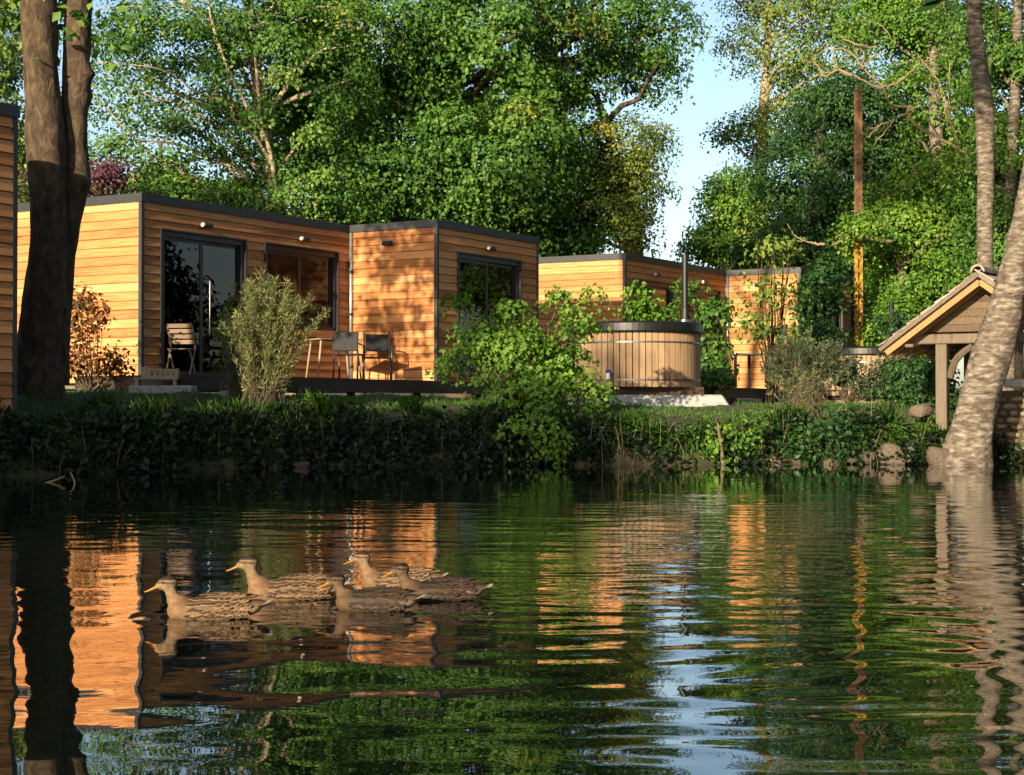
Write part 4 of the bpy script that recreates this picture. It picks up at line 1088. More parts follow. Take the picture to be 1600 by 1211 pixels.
# ---- twin-trunk tree on the left bank
b = (at(62, 620, 20.8)[0], 20.8, .55)
root = empty('twin_trunk_tree', b); tag(root, 'old tree with two fused scarred trunks on the left bank', 'tree')
b3 = np.array(b)
mb = MB()
A = [(58, 700, .50), (58, 640, .38), (59, 560, .29), (66, 480, .25), (74, 400, .235), (74, 300, .23), (70, 220, .25), (63, 110, .215), (59, 20, .22), (48, -120, .22), (20, -320, .19), (-10, -560, .14), (-20, -800, .07)]
A = [(*(at(x, y, 20.8) - b3), r) for x, y, r in A]
RA = trunk_tube(mb, A, 110, 28, .065, 3.0, [(at(80, 205, 20.45) - b3, .16, .07)])
mb.build('trunk', M['bark_brown'], root, smooth=True)
mb = MB()
B = [(84, 600, .20), (90, 500, .165), (99, 400, .155), (112, 300, .17), (116, 270, .185), (115, 220, .165), (117, 120, .17), (121, 20, .17), (130, -120, .15), (170, -330, .13), (215, -560, .10), (240, -760, .05)]
B = [(*(at(x, y, 21.05) - b3), r) for x, y, r in B]
RB = trunk_tube(mb, B, 110, 26, .075, 5.0, [(at(128, 288, 20.95) - b3, .12, .09), (at(136, 115, 21.0) - b3, .09, .12), (at(138, 150, 21.1) - b3, .11, .06)])
mb.build('trunk', M['bark_brown'], root, smooth=True)
rng = np.random.default_rng(77)
bl = [(np.array((-8.05, 20.3, 6.0)) - b3, (.55, .5, 1.0), 13, 90), (np.array((-7.5, 20.2, 6.8)) - b3, (.5, .5, .4), 4, 60), (np.array((-7.35, 20.3, 5.3)) - b3, (.25, .3, .5), 4, 60), (np.array((-7.6, 20.6, 7.6)) - b3, (1.3, 1.4, .8), 30, 60), (np.array((-5.6, 21.5, 13.0)) - b3, (3.4, 3.6, 1.3), 90, 80), (np.array((-2.0, 20.5, 13.4)) - b3, (3.0, 4.0, 1.2), 80, 80), (np.array((-9.5, 19.5, 13.2)) - b3, (3.0, 4.0, 1.4), 70, 80),
      (at(30, 10, 21.4) - b3, (.25, .4, .3), 8, 30), (at(128, 20, 20.6) - b3, (.12, .2, .2), 4, 22), (at(90, 5, 21.3) - b3, (.1, .1, .2), 4, 18)]
P, Nn, T, L, W, rn, tips = crown(rng, bl, size=.15, spread=.30, gap=(1.6, -.6))
mb = MB(); limbs(mb, rng, np.concatenate([RA[-22:], RB[-22:]]), tips[:, :], 26, .05); mb.build('limb', M['bark_brown'], root, smooth=True)
o = link('crown', leaf_mesh('crown', P, Nn, T, L, W, rn), M['leaf_maple'], root); o['kind'] = 'stuff'
# leaves of a tree behind the twin trunks at the very left
b = G(-40, 34)
tree('edge_tree', 'leafy tree at the upper left edge behind the twin trunks', 'tree', b, simple_trunk(b, at(-60, -100, 34), .2),
     [PB(-20, 60, 34, (.9, 1.2, 1.4), 50, 60), PB(10, 210, 34, (.55, .8, .7), 22, 60), PB(60, 420, 33, (.8, .8, 1.2), 34, 60), PB(-60, -120, 34, (2, 2, 1.2), 40, 60), PB(30, 330, 36, (.6, .8, .6), 20, 60)],
     'leaf_light', 'bark_dark', size=.15, n_limbs=20, limb_r=.05, spread=.3, gap=(1.2, -.5))

# ---- leaning trunk and bare trunks on the right
b = (at(1512, 735, 21.9)[0], 21.9, -.1); b3 = np.array(b)
root = empty('leaning_tree', b); tag(root, 'leaning scarred tree trunk at the water before the wash house', 'tree')
mb = MB()
A = [(1506, 748, .50), (1509, 730, .39), (1513, 708, .32), (1521, 660, .275), (1536, 600, .262), (1557, 530, .25), (1574, 470, .22), (1586, 420, .185), (1597, 370, .165), (1612, 290, .15), (1640, 120, .13), (1690, -200, .08)]
A = [(*(at(x, y, 21.9) - b3), r) for x, y, r in A]
RA = trunk_tube(mb, A, 130, 32, .075, 8.0, [(at(1590, 452, 21.7) - b3, .11, .13), (at(1465, 716, 21.6) - b3, .2, .1)])
mb.build('trunk', M['bark_grey'], root, smooth=True)
rng = np.random.default_rng(78)
P, Nn, T, L, W, rn, tips = crown(rng, [(at(1720, -330, 22) - b3, (2.6, 2.8, 1.1), 90, 80), (at(1350, -480, 22) - b3, (2.6, 2.8, 1.1), 80, 80)], size=.15, spread=.34)
mb = MB(); limbs(mb, rng, RA[-30:], tips, 14, .06); mb.build('limb', M['bark_grey'], root, smooth=True)
o = link('crown', leaf_mesh('crown', P, Nn, T, L, W, rn), M['leaf_maple'], root); o['kind'] = 'stuff'

def bare_trunk(rows, d, label, bark, name='bare_trunk', seed=1.0, sides=12):
    b = G(rows[0][0], d); b3 = np.array(b)
    root = empty(name, b); tag(root, label, 'tree')
    mb = MB(); A = [(0, 0, -.1, rows[0][2] * 1.2)] + [(*(at(x, y, d) - b3), r) for x, y, r in rows]
    trunk_tube(mb, A, 40, sides, .07, seed); mb.build('trunk', M[bark], root, smooth=True)
    return root, b3
root, b3 = bare_trunk([(1540, 560, .17), (1540, 360, .155), (1541, 240, .165), (1538, 150, .175), (1528, 70, .15), (1524, 0, .145), (1522, -200, .12), (1540, -500, .04)], 31,
           'straight grey trunk rising behind the wash house roof', 'bark_grey', 'grey_trunk_tree', 2.0)
P, Nn, T, L, W, rn, tips = crown(np.random.default_rng(5), [(at(1540, -450, 31) - b3, (2.0, 2.0, 1.6), 50, 60)], size=.15, spread=.36)
o = link('crown', leaf_mesh('crown', P, Nn, T, L, W, rn), M['leaf_maple'], root); o['kind'] = 'stuff'

# ---- twisted dead branches in front of the right hand wood
def dead_branches(label, d, paths, r0, name='dead_branch'):
    p0 = at(paths[0][0][0], paths[0][0][1], d)
    root = empty(name, p0); tag(root, label, 'branch')
    rng = np.random.default_rng(int(r0 * 1e4))
    for k, path in enumerate(paths):
        pts = spline([at(x, y, d + rng.uniform(-.12, .12)) - p0 for x, y in path], 5 * len(path))
        pts += rng.normal(size=pts.shape) * .012
        ra = r0 * (1 if k == 0 else rng.uniform(.45, .75))
        mb = MB(); mb.tube([tuple(p) for p in pts], list(np.linspace(ra, ra * .35, len(pts))), 6)
        mb.build('branch' if k == 0 else 'side_branch', M['twig'], root, smooth=True)
    return root
dead_branches('twisted pale dead branches reaching left above the rusty post', 40.5,
    [[(1516, 245), (1470, 215), (1432, 195), (1420, 170), (1430, 168), (1392, 162), (1383, 140), (1372, 136), (1335, 118), (1300, 112), (1270, 120)],
     [(1385, 137), (1350, 105), (1330, 80), (1300, 75), (1270, 88)], [(1372, 136), (1400, 130), (1420, 115), (1440, 95)], [(1335, 118), (1310, 108), (1290, 118), (1275, 98), (1255, 95)],
     [(1372, 74), (1340, 68), (1318, 58), (1310, 48)], [(1350, 105), (1365, 88), (1390, 80)], [(1340, 68), (1352, 88), (1340, 110)], [(1310, 110), (1303, 90), (1312, 72)], [(1430, 168), (1400, 185), (1365, 200), (1338, 222), (1324, 236)],
     [(1400, 185), (1380, 210), (1365, 228), (1364, 238)], [(1365, 200), (1350, 196), (1342, 190)], [(1380, 190), (1355, 215), (1335, 218)], [(1470, 215), (1455, 190), (1440, 165), (1432, 140)]], .046)
dead_branches('pale dead branches hanging down among the ivy at the upper right', 41.5,
    [[(1498, 225), (1485, 180), (1470, 130), (1448, 100), (1435, 85)], [(1448, 95), (1462, 80), (1478, 70)], [(1472, 140), (1478, 170), (1480, 205)], [(1400, 70), (1385, 45), (1370, 35), (1340, 28)]], .036)
dead_branches('short pale dead branch crossing in front of the rusty post', 39.4,
    [[(1395, 377), (1360, 374), (1335, 370), (1310, 378), (1300, 384)], [(1335, 370), (1328, 350), (1322, 330)], [(1360, 374), (1375, 360), (1385, 345)], [(1325, 374), (1312, 368), (1305, 362)]], .045)
dead_branches('broken pale branch stub left of the rusty post', 41.0, [[(1290, 382), (1275, 380), (1262, 378), (1230, 376)], [(1260, 378), (1240, 366), (1232, 350)]], .04)
dead_branches('thin yellow liana hanging straight down at the upper right', 41.2, [[(1484, -20), (1486, 60), (1485, 130), (1482, 200)], [(1486, 60), (1480, 20), (1470, -10)]], .028, 'hanging_liana')
dead_branches('thin yellow liana at the far upper right beside the grey trunk', 33, [[(1563, -20), (1558, 40), (1552, 80), (1548, 110)], [(1558, 40), (1556, 10), (1554, -15)]], .02, 'hanging_liana')

# ---- pale limbs of the plane tree that show clearly
def show_limbs(root_name_loc, d, paths, parent, bark, r0s):
    b3 = np.array(parent.location)
    for path, r0 in zip(paths, r0s):
        pts = spline([at(x, y, d) - b3 for x, y in path], 5 * len(path))
        mb = MB(); mb.tube([tuple(p) for p in pts], list(np.linspace(r0, r0 * .4, len(pts))), 7); mb.build('limb', M[bark], parent, smooth=True)
pl = bpy.data.objects['plane_tree']
show_limbs(None, 41.2, [[(432, 300), (418, 225), (390, 175), (362, 120), (345, 80), (330, 30), (320, -20)], [(425, 260), (400, 215), (365, 185), (355, 160), (300, 140), (275, 118), (230, 103), (150, 97)],
                       [(365, 180), (330, 165), (296, 158), (265, 190), (225, 220)], [(345, 90), (318, 20), (250, 8), (150, 12)], [(410, 220), (404, 150), (396, 60), (392, -20)], [(300, 140), (270, 175), (252, 225)]], pl, 'bark_pale', [.06, .04, .024, .028, .06, .018])
mp_ = [o for o in bpy.data.objects if o.name.startswith('maple_tree') and o.parent is None]
show_limbs(None, 45.4, [[(758, 150), (760, 90), (766, 40), (770, -20)], [(700, 180), (693, 120), (697, 60), (690, 0)], [(622, 150), (612, 130), (605, 112)], [(822, 230), (832, 190), (828, 150), (833, 120)]], mp_[0], 'bark_brown', [.10, .12, .05, .12])

# ---- shrubs on the bank and by the cabins
def shrub(name, label, base, stems, blobs, leaf, bark='bark_dark', cat='shrub', n_limbs=20, stem_r=.02, **kw):
    SEED[0] += 1; rng = np.random.default_rng(SEED[0])
    root = empty(name, base); tag(root, label, cat)
    b3 = np.array(base)
    P, Nn, T, L, W, rn, tips = crown(rng, [(np.array(c) - b3, r, a, q) for c, r, a, q in blobs], **kw)
    mb = MB()
    for t in tips[rng.choice(len(tips), min(n_limbs, len(tips)), replace=False)]:
        a = np.array([rng.normal(0, .06), rng.normal(0, .06), -.05]); m = a * .5 + t * .5 + np.array([0, 0, .12 * np.linalg.norm(t)]) + rng.normal(size=3) * .05
        pts = spline([a, m, t], 9); mb.tube([tuple(p) for p in pts], list(np.linspace(stem_r, stem_r * .3, 9)), 5, cap=False)
    mb.build('stem', M[bark], root, smooth=True)
    o = link('foliage', leaf_mesh('foliage', P, Nn, T, L, W, rn), M[leaf], root); o['kind'] = 'stuff'
    return root

b = (at(815, 0, 23.2)[0], 23.2, .62)
shrub('hornbeam_bush', 'large layered green bush on the bank before the cabin bay', b, 0,
      [PB(815, 545, 23.1, (.62, .6, .42), 40, 60), PB(750, 520, 23.1, (.38, .4, .3), 18, 55), PB(830, 595, 22.8, (.95, .6, .36), 44, 46), PB(845, 655, 22.3, (.8, .6, .28), 32, 44), PB(800, 480, 23.2, (.25, .3, .16), 9, 45),
       PB(900, 500, 23.2, (.32, .3, .22), 12, 45), PB(925, 450, 23.2, (.14, .2, .06), 4, 30), PB(880, 455, 23.3, (.25, .2, .07), 6, 35), PB(715, 462, 23.0, (.16, .2, .05), 4, 34), PB(700, 560, 22.9, (.22, .2, .10), 7, 40),
       PB(880, 690, 22.0, (.45, .4, .16), 12, 50), PB(890, 560, 23.0, (.4, .4, .25), 16, 55), PB(930, 610, 22.9, (.16, .3, .3), 8, 45)],
      'leaf_fresh', size=.072, spread=.13, flat=.3, droop=.5, n_limbs=70, stem_r=.02, shell=.3)
b = (at(145, 0, 24.9)[0], 24.9, .95)
shrub('copper_bush', 'sparse copper leaved bush against the sunlit end wall', b, 0,
      [PB(135, 485, 25.0, (.30, .3, .42), 26, 26), PB(160, 560, 24.8, (.34, .3, .26), 16, 24), PB(120, 560, 24.8, (.3, .3, .35), 18, 24), PB(195, 585, 24.7, (.12, .2, .15), 5, 18)],
      'leaf_rust', size=.075, spread=.11, flat=.8, n_limbs=34, stem_r=.010, shell=.25)
# feathery willow bush before the deck
def feather_bush(label, base, d, tops, leaf, n_stem, seed, blade=.085, width=.015, dens=26, name='willow_bush'):
    rng = np.random.default_rng(seed)
    root = empty(name, base); tag(root, label, 'shrub'); b3 = np.array(base)
    mb = MB(); Ps, Ts, Rn = [], [], []
    for i in range(n_stem):
        tx, ty, s = tops[rng.integers(len(tops))]
        t = at(tx + rng.normal(0, s), ty + rng.normal(0, s * .6), d + rng.normal(0, .25)) - b3
        a = np.array([rng.uniform(-.34, .34), rng.normal(0, .2), -.05])
        m = a * .5 + t * .5; m[:2] *= .8; m[:2] += rng.normal(0, .05, 2)
        pts = spline([a, m, t], 10)
        mb.tube([tuple(p) for p in pts], list(np.linspace(.0055, .002, 10)), 4, cap=False)
        u = .22 + .78 * rng.random(dens) ** .6
        Pq = np.array([np.interp(u * 9, np.arange(10), pts[:, k]) for k in range(3)]).T
        dirv = unit(t - m)
        Ps.append(Pq + rng.normal(size=Pq.shape) * .02); Ts.append(unit(dirv * .7 + rng.normal(size=Pq.shape) * .6)); Rn.append(np.clip(rng.normal(.5, .2) + rng.normal(0, .15, dens), 0, 1))
    mb.build('stem', M['bark_dark'], root, smooth=True)
    P = np.concatenate(Ps); T = np.concatenate(Ts); n = len(P)
    Nn = unit(np.cross(T, rng.normal(size=P.shape))); L = blade * rng.uniform(.6, 1.3, n)
    o = link('foliage', leaf_mesh('foliage', P, Nn, T, L, np.full(n, width), np.concatenate(Rn), fold=.1), M[leaf], root); o['kind'] = 'stuff'
    return root
feather_bush('feathery yellow-green willow bush before the dark deck', (at(412, 0, 22.3)[0], 22.3, .70), 22.3,
             [(385, 450, 14), (430, 460, 22), (465, 475, 16), (410, 480, 30), (365, 500, 14), (440, 495, 26)], 'leaf_willow', 120, 31, dens=110)
feather_bush('dark narrow bush touching the left side of the willow bush', (at(385, 0, 22.9)[0], 22.9, .75), 22.9, [(365, 510, 10), (372, 545, 12), (380, 530, 12)], 'leaf_grey', 70, 32, dens=60)
feather_bush('grey-green feathery bush on the lawn before the distant cabin', (at(1262, 0, 27.2)[0], 27.2, .82), 27.2, [(1225, 545, 16), (1260, 540, 22), (1300, 550, 16), (1215, 575, 12)], 'leaf_grey', 110, 33, dens=100)
feather_bush('thin twiggy bush at the bank edge below the grey-green bush', (at(1248, 0, 24.2)[0], 24.2, .68), 24.2, [(1225, 590, 16), (1275, 585, 18), (1250, 600, 20)], 'leaf_willow', 40, 34, dens=10)
b = (at(1010, 0, 31)[0], 31, .9)
shrub('green_shrub', 'fresh green shrub showing above the hot tub lid', b, 0, [PB(1005, 480, 31, (.30, .3, .22), 16, 40), PB(1000, 450, 31, (.12, .2, .15), 5, 24), PB(1045, 490, 31, (.15, .2, .12), 6, 24)],
      'leaf_fresh', size=.10, spread=.14, n_limbs=24, stem_r=.012, shell=.2)
b = (at(1108, 0, 31.5)[0], 31.5, .88)
shrub('tall_shrub', 'tall dark green shrub right of the hot tub', b, 0, [PB(1115, 490, 31.5, (.2, .4, .35), 20, 45), PB(1112, 545, 31.5, (.28, .4, .42), 28, 50), PB(1075, 450, 31.5, (.18, .3, .2), 8, 28), PB(1122, 580, 31.2, (.2, .3, .3), 12, 45)],
      'leaf_maple', size=.10, spread=.15, n_limbs=40, stem_r=.014, shell=.25)
b = (at(1208, 0, 35.5)[0], 35.5, .88)
shrub('young_tree', 'slender young tree with sparse leaves before the distant bay', b, 0, [PB(1208, 450, 35.5, (.45, .4, .55), 16, 22), PB(1215, 380, 35.5, (.5, .4, .4), 14, 26), PB(1180, 500, 35.3, (.4, .4, .35), 12, 20), PB(1235, 520, 35.3, (.4, .4, .3), 12, 22)],
      'leaf_light', size=.11, spread=.2, n_limbs=30, stem_r=.022, shell=.2, bark='bark_brown')
b = (at(1292, 0, 38.8)[0], 38.8, .88)
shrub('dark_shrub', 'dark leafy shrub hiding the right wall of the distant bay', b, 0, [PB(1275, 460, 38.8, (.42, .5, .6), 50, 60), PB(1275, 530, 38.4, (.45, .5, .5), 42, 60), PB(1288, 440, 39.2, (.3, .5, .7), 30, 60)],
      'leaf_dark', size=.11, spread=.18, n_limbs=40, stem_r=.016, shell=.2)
b = (at(1412, 0, 27)[0], 27, .8)
shrub('round_shrub', 'dense green shrub left of the wash house post', b, 0, [PB(1425, 590, 26, (.45, .5, .40), 60, 60), PB(1460, 600, 25.5, (.3, .4, .4), 34, 60), PB(1400, 500, 28, (.28, .3, .22), 14, 50)],
      'leaf_dark', size=.07, spread=.15, n_limbs=40, stem_r=.012, shell=.1)

b = (at(1325, 0, 33)[0], 33, .76)
shrub('grey_shrub', 'loose grey-green shrub half hiding the more distant hot tub', b, 0, [PB(1318, 575, 33, (.32, .3, .35), 24, 40), PB(1360, 600, 32.5, (.35, .3, .2), 18, 36), PB(1385, 575, 32.5, (.25, .3, .25), 14, 36)],
      'leaf_grey', size=.085, spread=.14, n_limbs=34, stem_r=.008, shell=.2)
# ---- twig hanging into the top of the picture close to the camera
p0 = at(1500, -40, 5.2)
root = empty('overhanging_twig', p0); tag(root, 'dark leaves of a near twig hanging in at the upper right edge', 'twig')
mb = MB(); mb.tube([tuple(at(x, y, 5.2) - p0) for x, y in ((1540, -90), (1500, -40), (1470, -8), (1452, 4))], [.006, .005, .003, .002], 6); mb.build('stem', M['bark_dark'], root, smooth=True)
for (x0, y0, x1, y1, w, tilt) in ((1484, -14, 1428, 18, .035, .3), (1500, -34, 1440, 4, .034, -.2), (1476, -12, 1492, 16, .026, .6)):
    A_, B_ = at(x0, y0, 5.2) - p0, at(x1, y1, 5.16) - p0
    t_ = unit(B_ - A_); nrm = unit(np.array([.1 + tilt * .3, -.75, .65])); L_ = np.linalg.norm(B_ - A_); bb = np.cross(nrm, t_)
    b = MB(); st = [(0, .05), (.2, .6), (.45, 1), (.7, .8), (.9, .3), (1, .02)]; v = []; f = []
    for u, ww in st:
        c_ = A_ + t_ * L_ * u - np.array([0, 0, .012 * math.sin(u * 3.1)])
        v += [c_ - bb * w * .5 * ww + nrm * .005 * ww, c_, c_ + bb * w * .5 * ww + nrm * .005 * ww]
    for i in range(len(st) - 1):
        for j in range(2): f.append((3 * i + j, 3 * i + j + 1, 3 * i + j + 4, 3 * i + j + 3))
    b.add(v, f); b.build('leaf', M['leaf_dark'], root)
# ---- bank plants: three individual clumps that stand out, the rest one mass
for px, py, d, lab, lf in ((1165, 680, 22.3, 'bright green leafy plant clump at the waterline below the lawn', 'leaf_maple'), (1112, 700, 22.1, 'low bright green plants beside the slanting stake', 'leaf_fresh'), (1285, 690, 22.3, 'dark green fern clump hanging over the right bank', 'leaf_dark')):
    b = (at(px, 0, d)[0], d, .1)
    w = 1.0 if px > 1200 else .5
    shrub('bank_plant', lab, b, 0, [PB(px, py, d, (.55 * w, .22, .24 if px != 1112 else .10), int(30 * w), 26), PB(px + 30 * w, py - 26, d + .3, (.3 * w, .25, .16), int(12 * w), 24), PB(px - 30 * w, py + 12, d - .1, (.3 * w, .15, .12), int(10 * w), 22)], lf, cat='plant', size=.075, spread=.12, flat=.9, n_limbs=24, stem_r=.005, shell=.0)
rng = np.random.default_rng(55)
n = 3000
x = np.concatenate([rng.uniform(-9, 2.6, int(n * .62)), rng.uniform(1.2, 11, int(n * .38))]); s = rng.random(n) ** .9 * .85 - .04
y = shore(x) + s; z = ground_z(x, y)
bare = (sn(1.9 * x, 1.3 * y + 2 * z, 0, 9) > np.where(x > 1.0, -.1, .35)) | ((x > 1.25) & (x < 2.75) & (rng.random(len(x)) < .9))
x, y, z = x[~bare], y[~bare], z[~bare]; k = len(x)
nl = 22
sp = rng.uniform(.05, .12, (k, 1, 1))
P = np.stack([x, y, z + .06], -1)[:, None, :] + rng.normal(size=(k, nl, 3)) * sp * np.array([1, 1, .9]); P[..., 2] += np.abs(rng.normal(size=(k, nl))) * .03 - .05
P[..., 1] -= .05
P = P.reshape(-1, 3)
Nn = unit(np.array([0, -.6, .7]) + rng.normal(size=P.shape) * .55); T = unit(np.array([0, -.6, -.5]) + rng.normal(size=P.shape) * .7)
L = np.repeat(rng.choice([.05, .075, .11], k), nl) * rng.uniform(.6, 1.3, len(P)); rn = np.clip(np.repeat(rng.normal(.35, .25, k), nl) + rng.normal(0, .14, len(P)), 0, 1)
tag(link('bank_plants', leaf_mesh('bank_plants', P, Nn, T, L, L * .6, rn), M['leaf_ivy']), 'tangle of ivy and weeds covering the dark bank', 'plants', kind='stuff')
# grass on the bank top and lawn
n = 90000
x = rng.uniform(-10, 12, n); y = shore(x) + .55 + rng.random(n) ** 1.3 * 9.0; z = ground_z(x, y)
keep = (sn(.8 * x, .9 * y, 0, 4) > -.75) & ~((x > .85) & (x < 3.6) & (y > 25.3) & (y < 28.3))
x, y, z = x[keep], y[keep], z[keep]; P = np.stack([x, y, z - .01], -1)
T = unit(np.array([0, 0, 1]) + rng.normal(size=P.shape) * .38); Nn = unit(np.cross(T, rng.normal(size=P.shape)))
L = rng.uniform(.03, .085, len(P)); rn = np.clip(.45 + .25 * sn(1.2 * x, 1.4 * y, 0, 6) + rng.normal(0, .15, len(P)), 0, 1)
tag(link('lawn_grass', leaf_mesh('lawn_grass', P, Nn, T, L, np.full(len(P), .012), rn, fold=.1, bend=.2), M['grass']), 'short grass on top of the bank around the deck', 'grass', kind='stuff')
# long grass hanging over the crest and down the bank
n = 15000
x = rng.uniform(-8, 10, n); g = sn(2.3 * x, 0, 0, 12) + rng.normal(0, .3, n)
x = x[g > -.2]; s = rng.normal(.62, .16, len(x)); y = shore(x) + s; z = ground_z(x, y)
P = np.stack([x, y, z], -1)
T = unit(np.stack([rng.normal(0, .5, len(x)), rng.normal(-.75, .35, len(x)), rng.normal(-.1, .5, len(x))], -1)); Nn = unit(np.array([0, -.3, 1.0]) + rng.normal(size=P.shape) * .35)
rn = np.clip(rng.normal(.35, .28, len(x)), 0, 1)
Lh = rng.uniform(.10, .32, len(x))
# upright tufts along the crest
tx = rng.uniform(-7, 9, 70); ts = rng.uniform(.3, 1.3, 70); tr = rng.uniform(.05, .16, 70); th_ = rng.uniform(.10, .26, 70); k = 110
X2 = (tx[:, None] + rng.normal(size=(70, k)) * tr[:, None]).ravel(); Y2 = shore(X2) + (ts[:, None] + rng.normal(size=(70, k)) * tr[:, None]).ravel()
P2 = np.stack([X2, Y2, ground_z(X2, Y2) - .01], -1); T2 = unit(np.array([0, -.15, 1]) + rng.normal(size=P2.shape) * .35); N2 = unit(np.cross(T2, rng.normal(size=P2.shape)))
P = np.concatenate([P, P2]); T = np.concatenate([T, T2]); Nn = np.concatenate([Nn, N2]); Lh = np.concatenate([Lh, (np.repeat(th_, k) * rng.uniform(.6, 1.1, 70 * k))])
rn = np.concatenate([rn, np.clip(np.repeat(rng.normal(.5, .25, 70), k) + rng.normal(0, .1, 70 * k), 0, 1)]); x = P[:, 0]
tag(link('hanging_grass', leaf_mesh('hanging_grass', P, Nn, T, Lh, np.full(len(x), .007), rn, fold=.1, bend=.35), M['grass']), 'long grass hanging over the edge of the bank', 'grass', kind='stuff')
# dry stalks and hanging roots on the bank face
mb = MB()
for i in range(120):
    xx = rng.uniform(-6.5, 8); yy = float(shore(xx)) + rng.uniform(-.02, .7); zz = gz(xx, yy)
    h = rng.uniform(.12, .45); dx, dy = rng.normal(0, .10), rng.normal(-.06, .08)
    mb.tube([(xx, yy - .05, zz), (xx + dx * .5, yy - .07 + dy * .5, zz + h * .55), (xx + dx, yy - .05 + dy, zz + h)], [.004, .003, .0015], 4, cap=False)
tag(mb.build('dry_stalks', M['twig'], None), 'thin dry stalks sticking out of the bank plants', 'stalks', kind='stuff')

# ---- the right hand wood goes on beyond the frame
for i, (xx, yy, h) in enumerate(((15.5, 31, 13.5), (20.5, 34, 15), (16.5, 27, 12.5))):
    b = (xx, yy, gz(xx, yy)); lab = ['left', 'rear', 'front'][i]
    tree('wood_tree', lab + ' of the dense trees continuing the wood beyond the right edge', 'tree', b, simple_trunk(b, (xx, yy, h), .22),
         [((xx, yy, h - 2), (2.2, 2.2, 2.2), 80, 60), ((xx, yy, h - 6), (2.6, 2.6, 2.8), 110, 60), ((xx, yy, 3.2), (2.6, 2.4, 2.8), 110, 60)], 'leaf_dark', 'bark_dark', 'trees beyond the right edge', dens=.9, size=.22, n_limbs=14, limb_r=.08, spread=.5)

# ---- small stones washed out of the bank: each one a thing of the bank's own loose stone
M['pebble'] = M['boulder']
mbs = [rock_mesh(60 + i, 2, .25) for i in range(3)]
pos = [(975, 700, 21.95), (1008, 722, 21.8), (1040, 705, 22.1), (1052, 724, 21.9), (1092, 722, 22.0), (1215, 722, 22.2), (1250, 723, 22.2), (1300, 724, 22.2), (560, 727, 21.3), (470, 728, 21.1), (380, 729, 20.9), (640, 727, 21.5)]
where = ['left of the lit tan stone', 'right of the lit tan stone', 'under the bare earth patch', 'below the bare earth patch', 'left of the slanting stake', 'below the bright plant clump', 'right of the bright plant clump', 'below the fern clump', 'below the bay of the cabin', 'below the garden chairs', 'below the willow bush', 'left of the layered bush']
for i, ((px, py, d), wv) in enumerate(zip(pos, where)):
    p = at(px, py, d); k = .05 + .05 * ((i * 7) % 5) / 5
    tag(link('bank_stone', mbs[i % 3], M['boulder'], None, p, (0, .2, i), (k * 1.5, k, k * .7)), 'small wet stone at the foot of the bank ' + wv, 'stone', 'small stones along the waterline')

# ---- trees on the near left shore, outside the picture: they shade the far bank
for i, (p_, h, r) in enumerate(((-13.7, 8.2, 1.0), (-12.3, 9.3, 1.3), (-11.7, 11.0, .8), (-10.4, 9.4, 1.3), (-8.2, 7.4, 1.1))):
    yy = -3.0 - 1.6 * (i % 2); xx = (p_ + .488 * yy) / .873
    b = (xx, yy, gz(xx, yy))
    lab = ['smallest', 'broadest', 'middle', 'tallest', 'rightmost'][i]
    tree('unseen_shade_tree', lab + ' of the leafy trees on the near shore outside the left edge', 'tree', b, simple_trunk(b, (xx, yy, h), .16),
         [((xx, yy, h - 1.6), (r, r, 1.7), 90 if r > .9 else 20, 60), ((xx, yy, h - 4.2), (r * 1.1, r, 1.9), 70, 60), ((xx, yy, 1.9), (r * 1.1, r, 1.5), 50, 60)], 'leaf_maple', 'bark_dark', 'trees on the near shore', dens=1.0, size=.17, n_limbs=18, limb_r=.05, spread=.4, gap=(1.2, -.45))

# ---- unseen tall trees added behind the viewer to cut sky light on the bank
for i, (xx, yy, h) in enumerate(((5.5, -5.0, 13), (11.5, -2.5, 14), (17.0, 4.0, 13), (15.5, 14.0, 12))):
    b = (xx, yy, max(gz(xx, yy), .1)); lab = ['nearest', 'second', 'third', 'farthest'][i]
    tree('unseen_shade_tree', lab + ' of the unseen tall trees added behind and right of the viewer to block sky light', 'tree', b, simple_trunk(b, (xx, yy, h), .22),
         [((xx, yy, h - 2.5), (3.2, 3.2, 2.6), 90, 40), ((xx, yy, h - 7), (3.4, 3.4, 3.0), 90, 40)], 'leaf_dark', 'bark_dark', 'unseen trees added to block sky light', dens=1.0, size=.34, n_limbs=14, limb_r=.08, spread=.7)
# ------------------------------------------------------------------ mallard ducks
def plumage(name, dark):
    m, nt, out = newmat(name)
    L = nt.links.new
    k = .5 if dark else 1.0
    ca = N(nt, 'ShaderNodeAttribute', attribute_name='tint')
    tc = N(nt, 'ShaderNodeTexCoord'); mp = N(nt, 'ShaderNodeMapping'); mp.inputs['Scale'].default_value = (45, 70, 70); L(tc.outputs['Object'], mp.inputs['Vector'])
    nz = N(nt, 'ShaderNodeTexNoise', Scale=1.3, Detail=4.0); L(mp.outputs[0], nz.inputs['Vector'])
    mr = N(nt, 'ShaderNodeMapRange'); L(nz.outputs['Fac'], mr.inputs['Value']); mr.inputs['From Min'].default_value = .3; mr.inputs['From Max'].default_value = .7
    mr.inputs['To Min'].default_value = .62; mr.inputs['To Max'].default_value = 1.2
    vm = N(nt, 'ShaderNodeVectorMath', operation='SCALE'); L(ca.outputs['Color'], vm.inputs[0]); L(mr.outputs[0], vm.inputs['Scale'])
    b = N(nt, 'ShaderNodeBsdfPrincipled', Roughness=.75); b.inputs['Specular IOR Level'].default_value = .2
    L(vm.outputs[0], b.inputs['Base Color'])
    bp = N(nt, 'ShaderNodeBump', Strength=.3, Distance=.003); L(nz.outputs['Fac'], bp.inputs['Height']); L(bp.outputs[0], b.inputs['Normal'])
    L(b.outputs[0], out.inputs['Surface'])
    return m
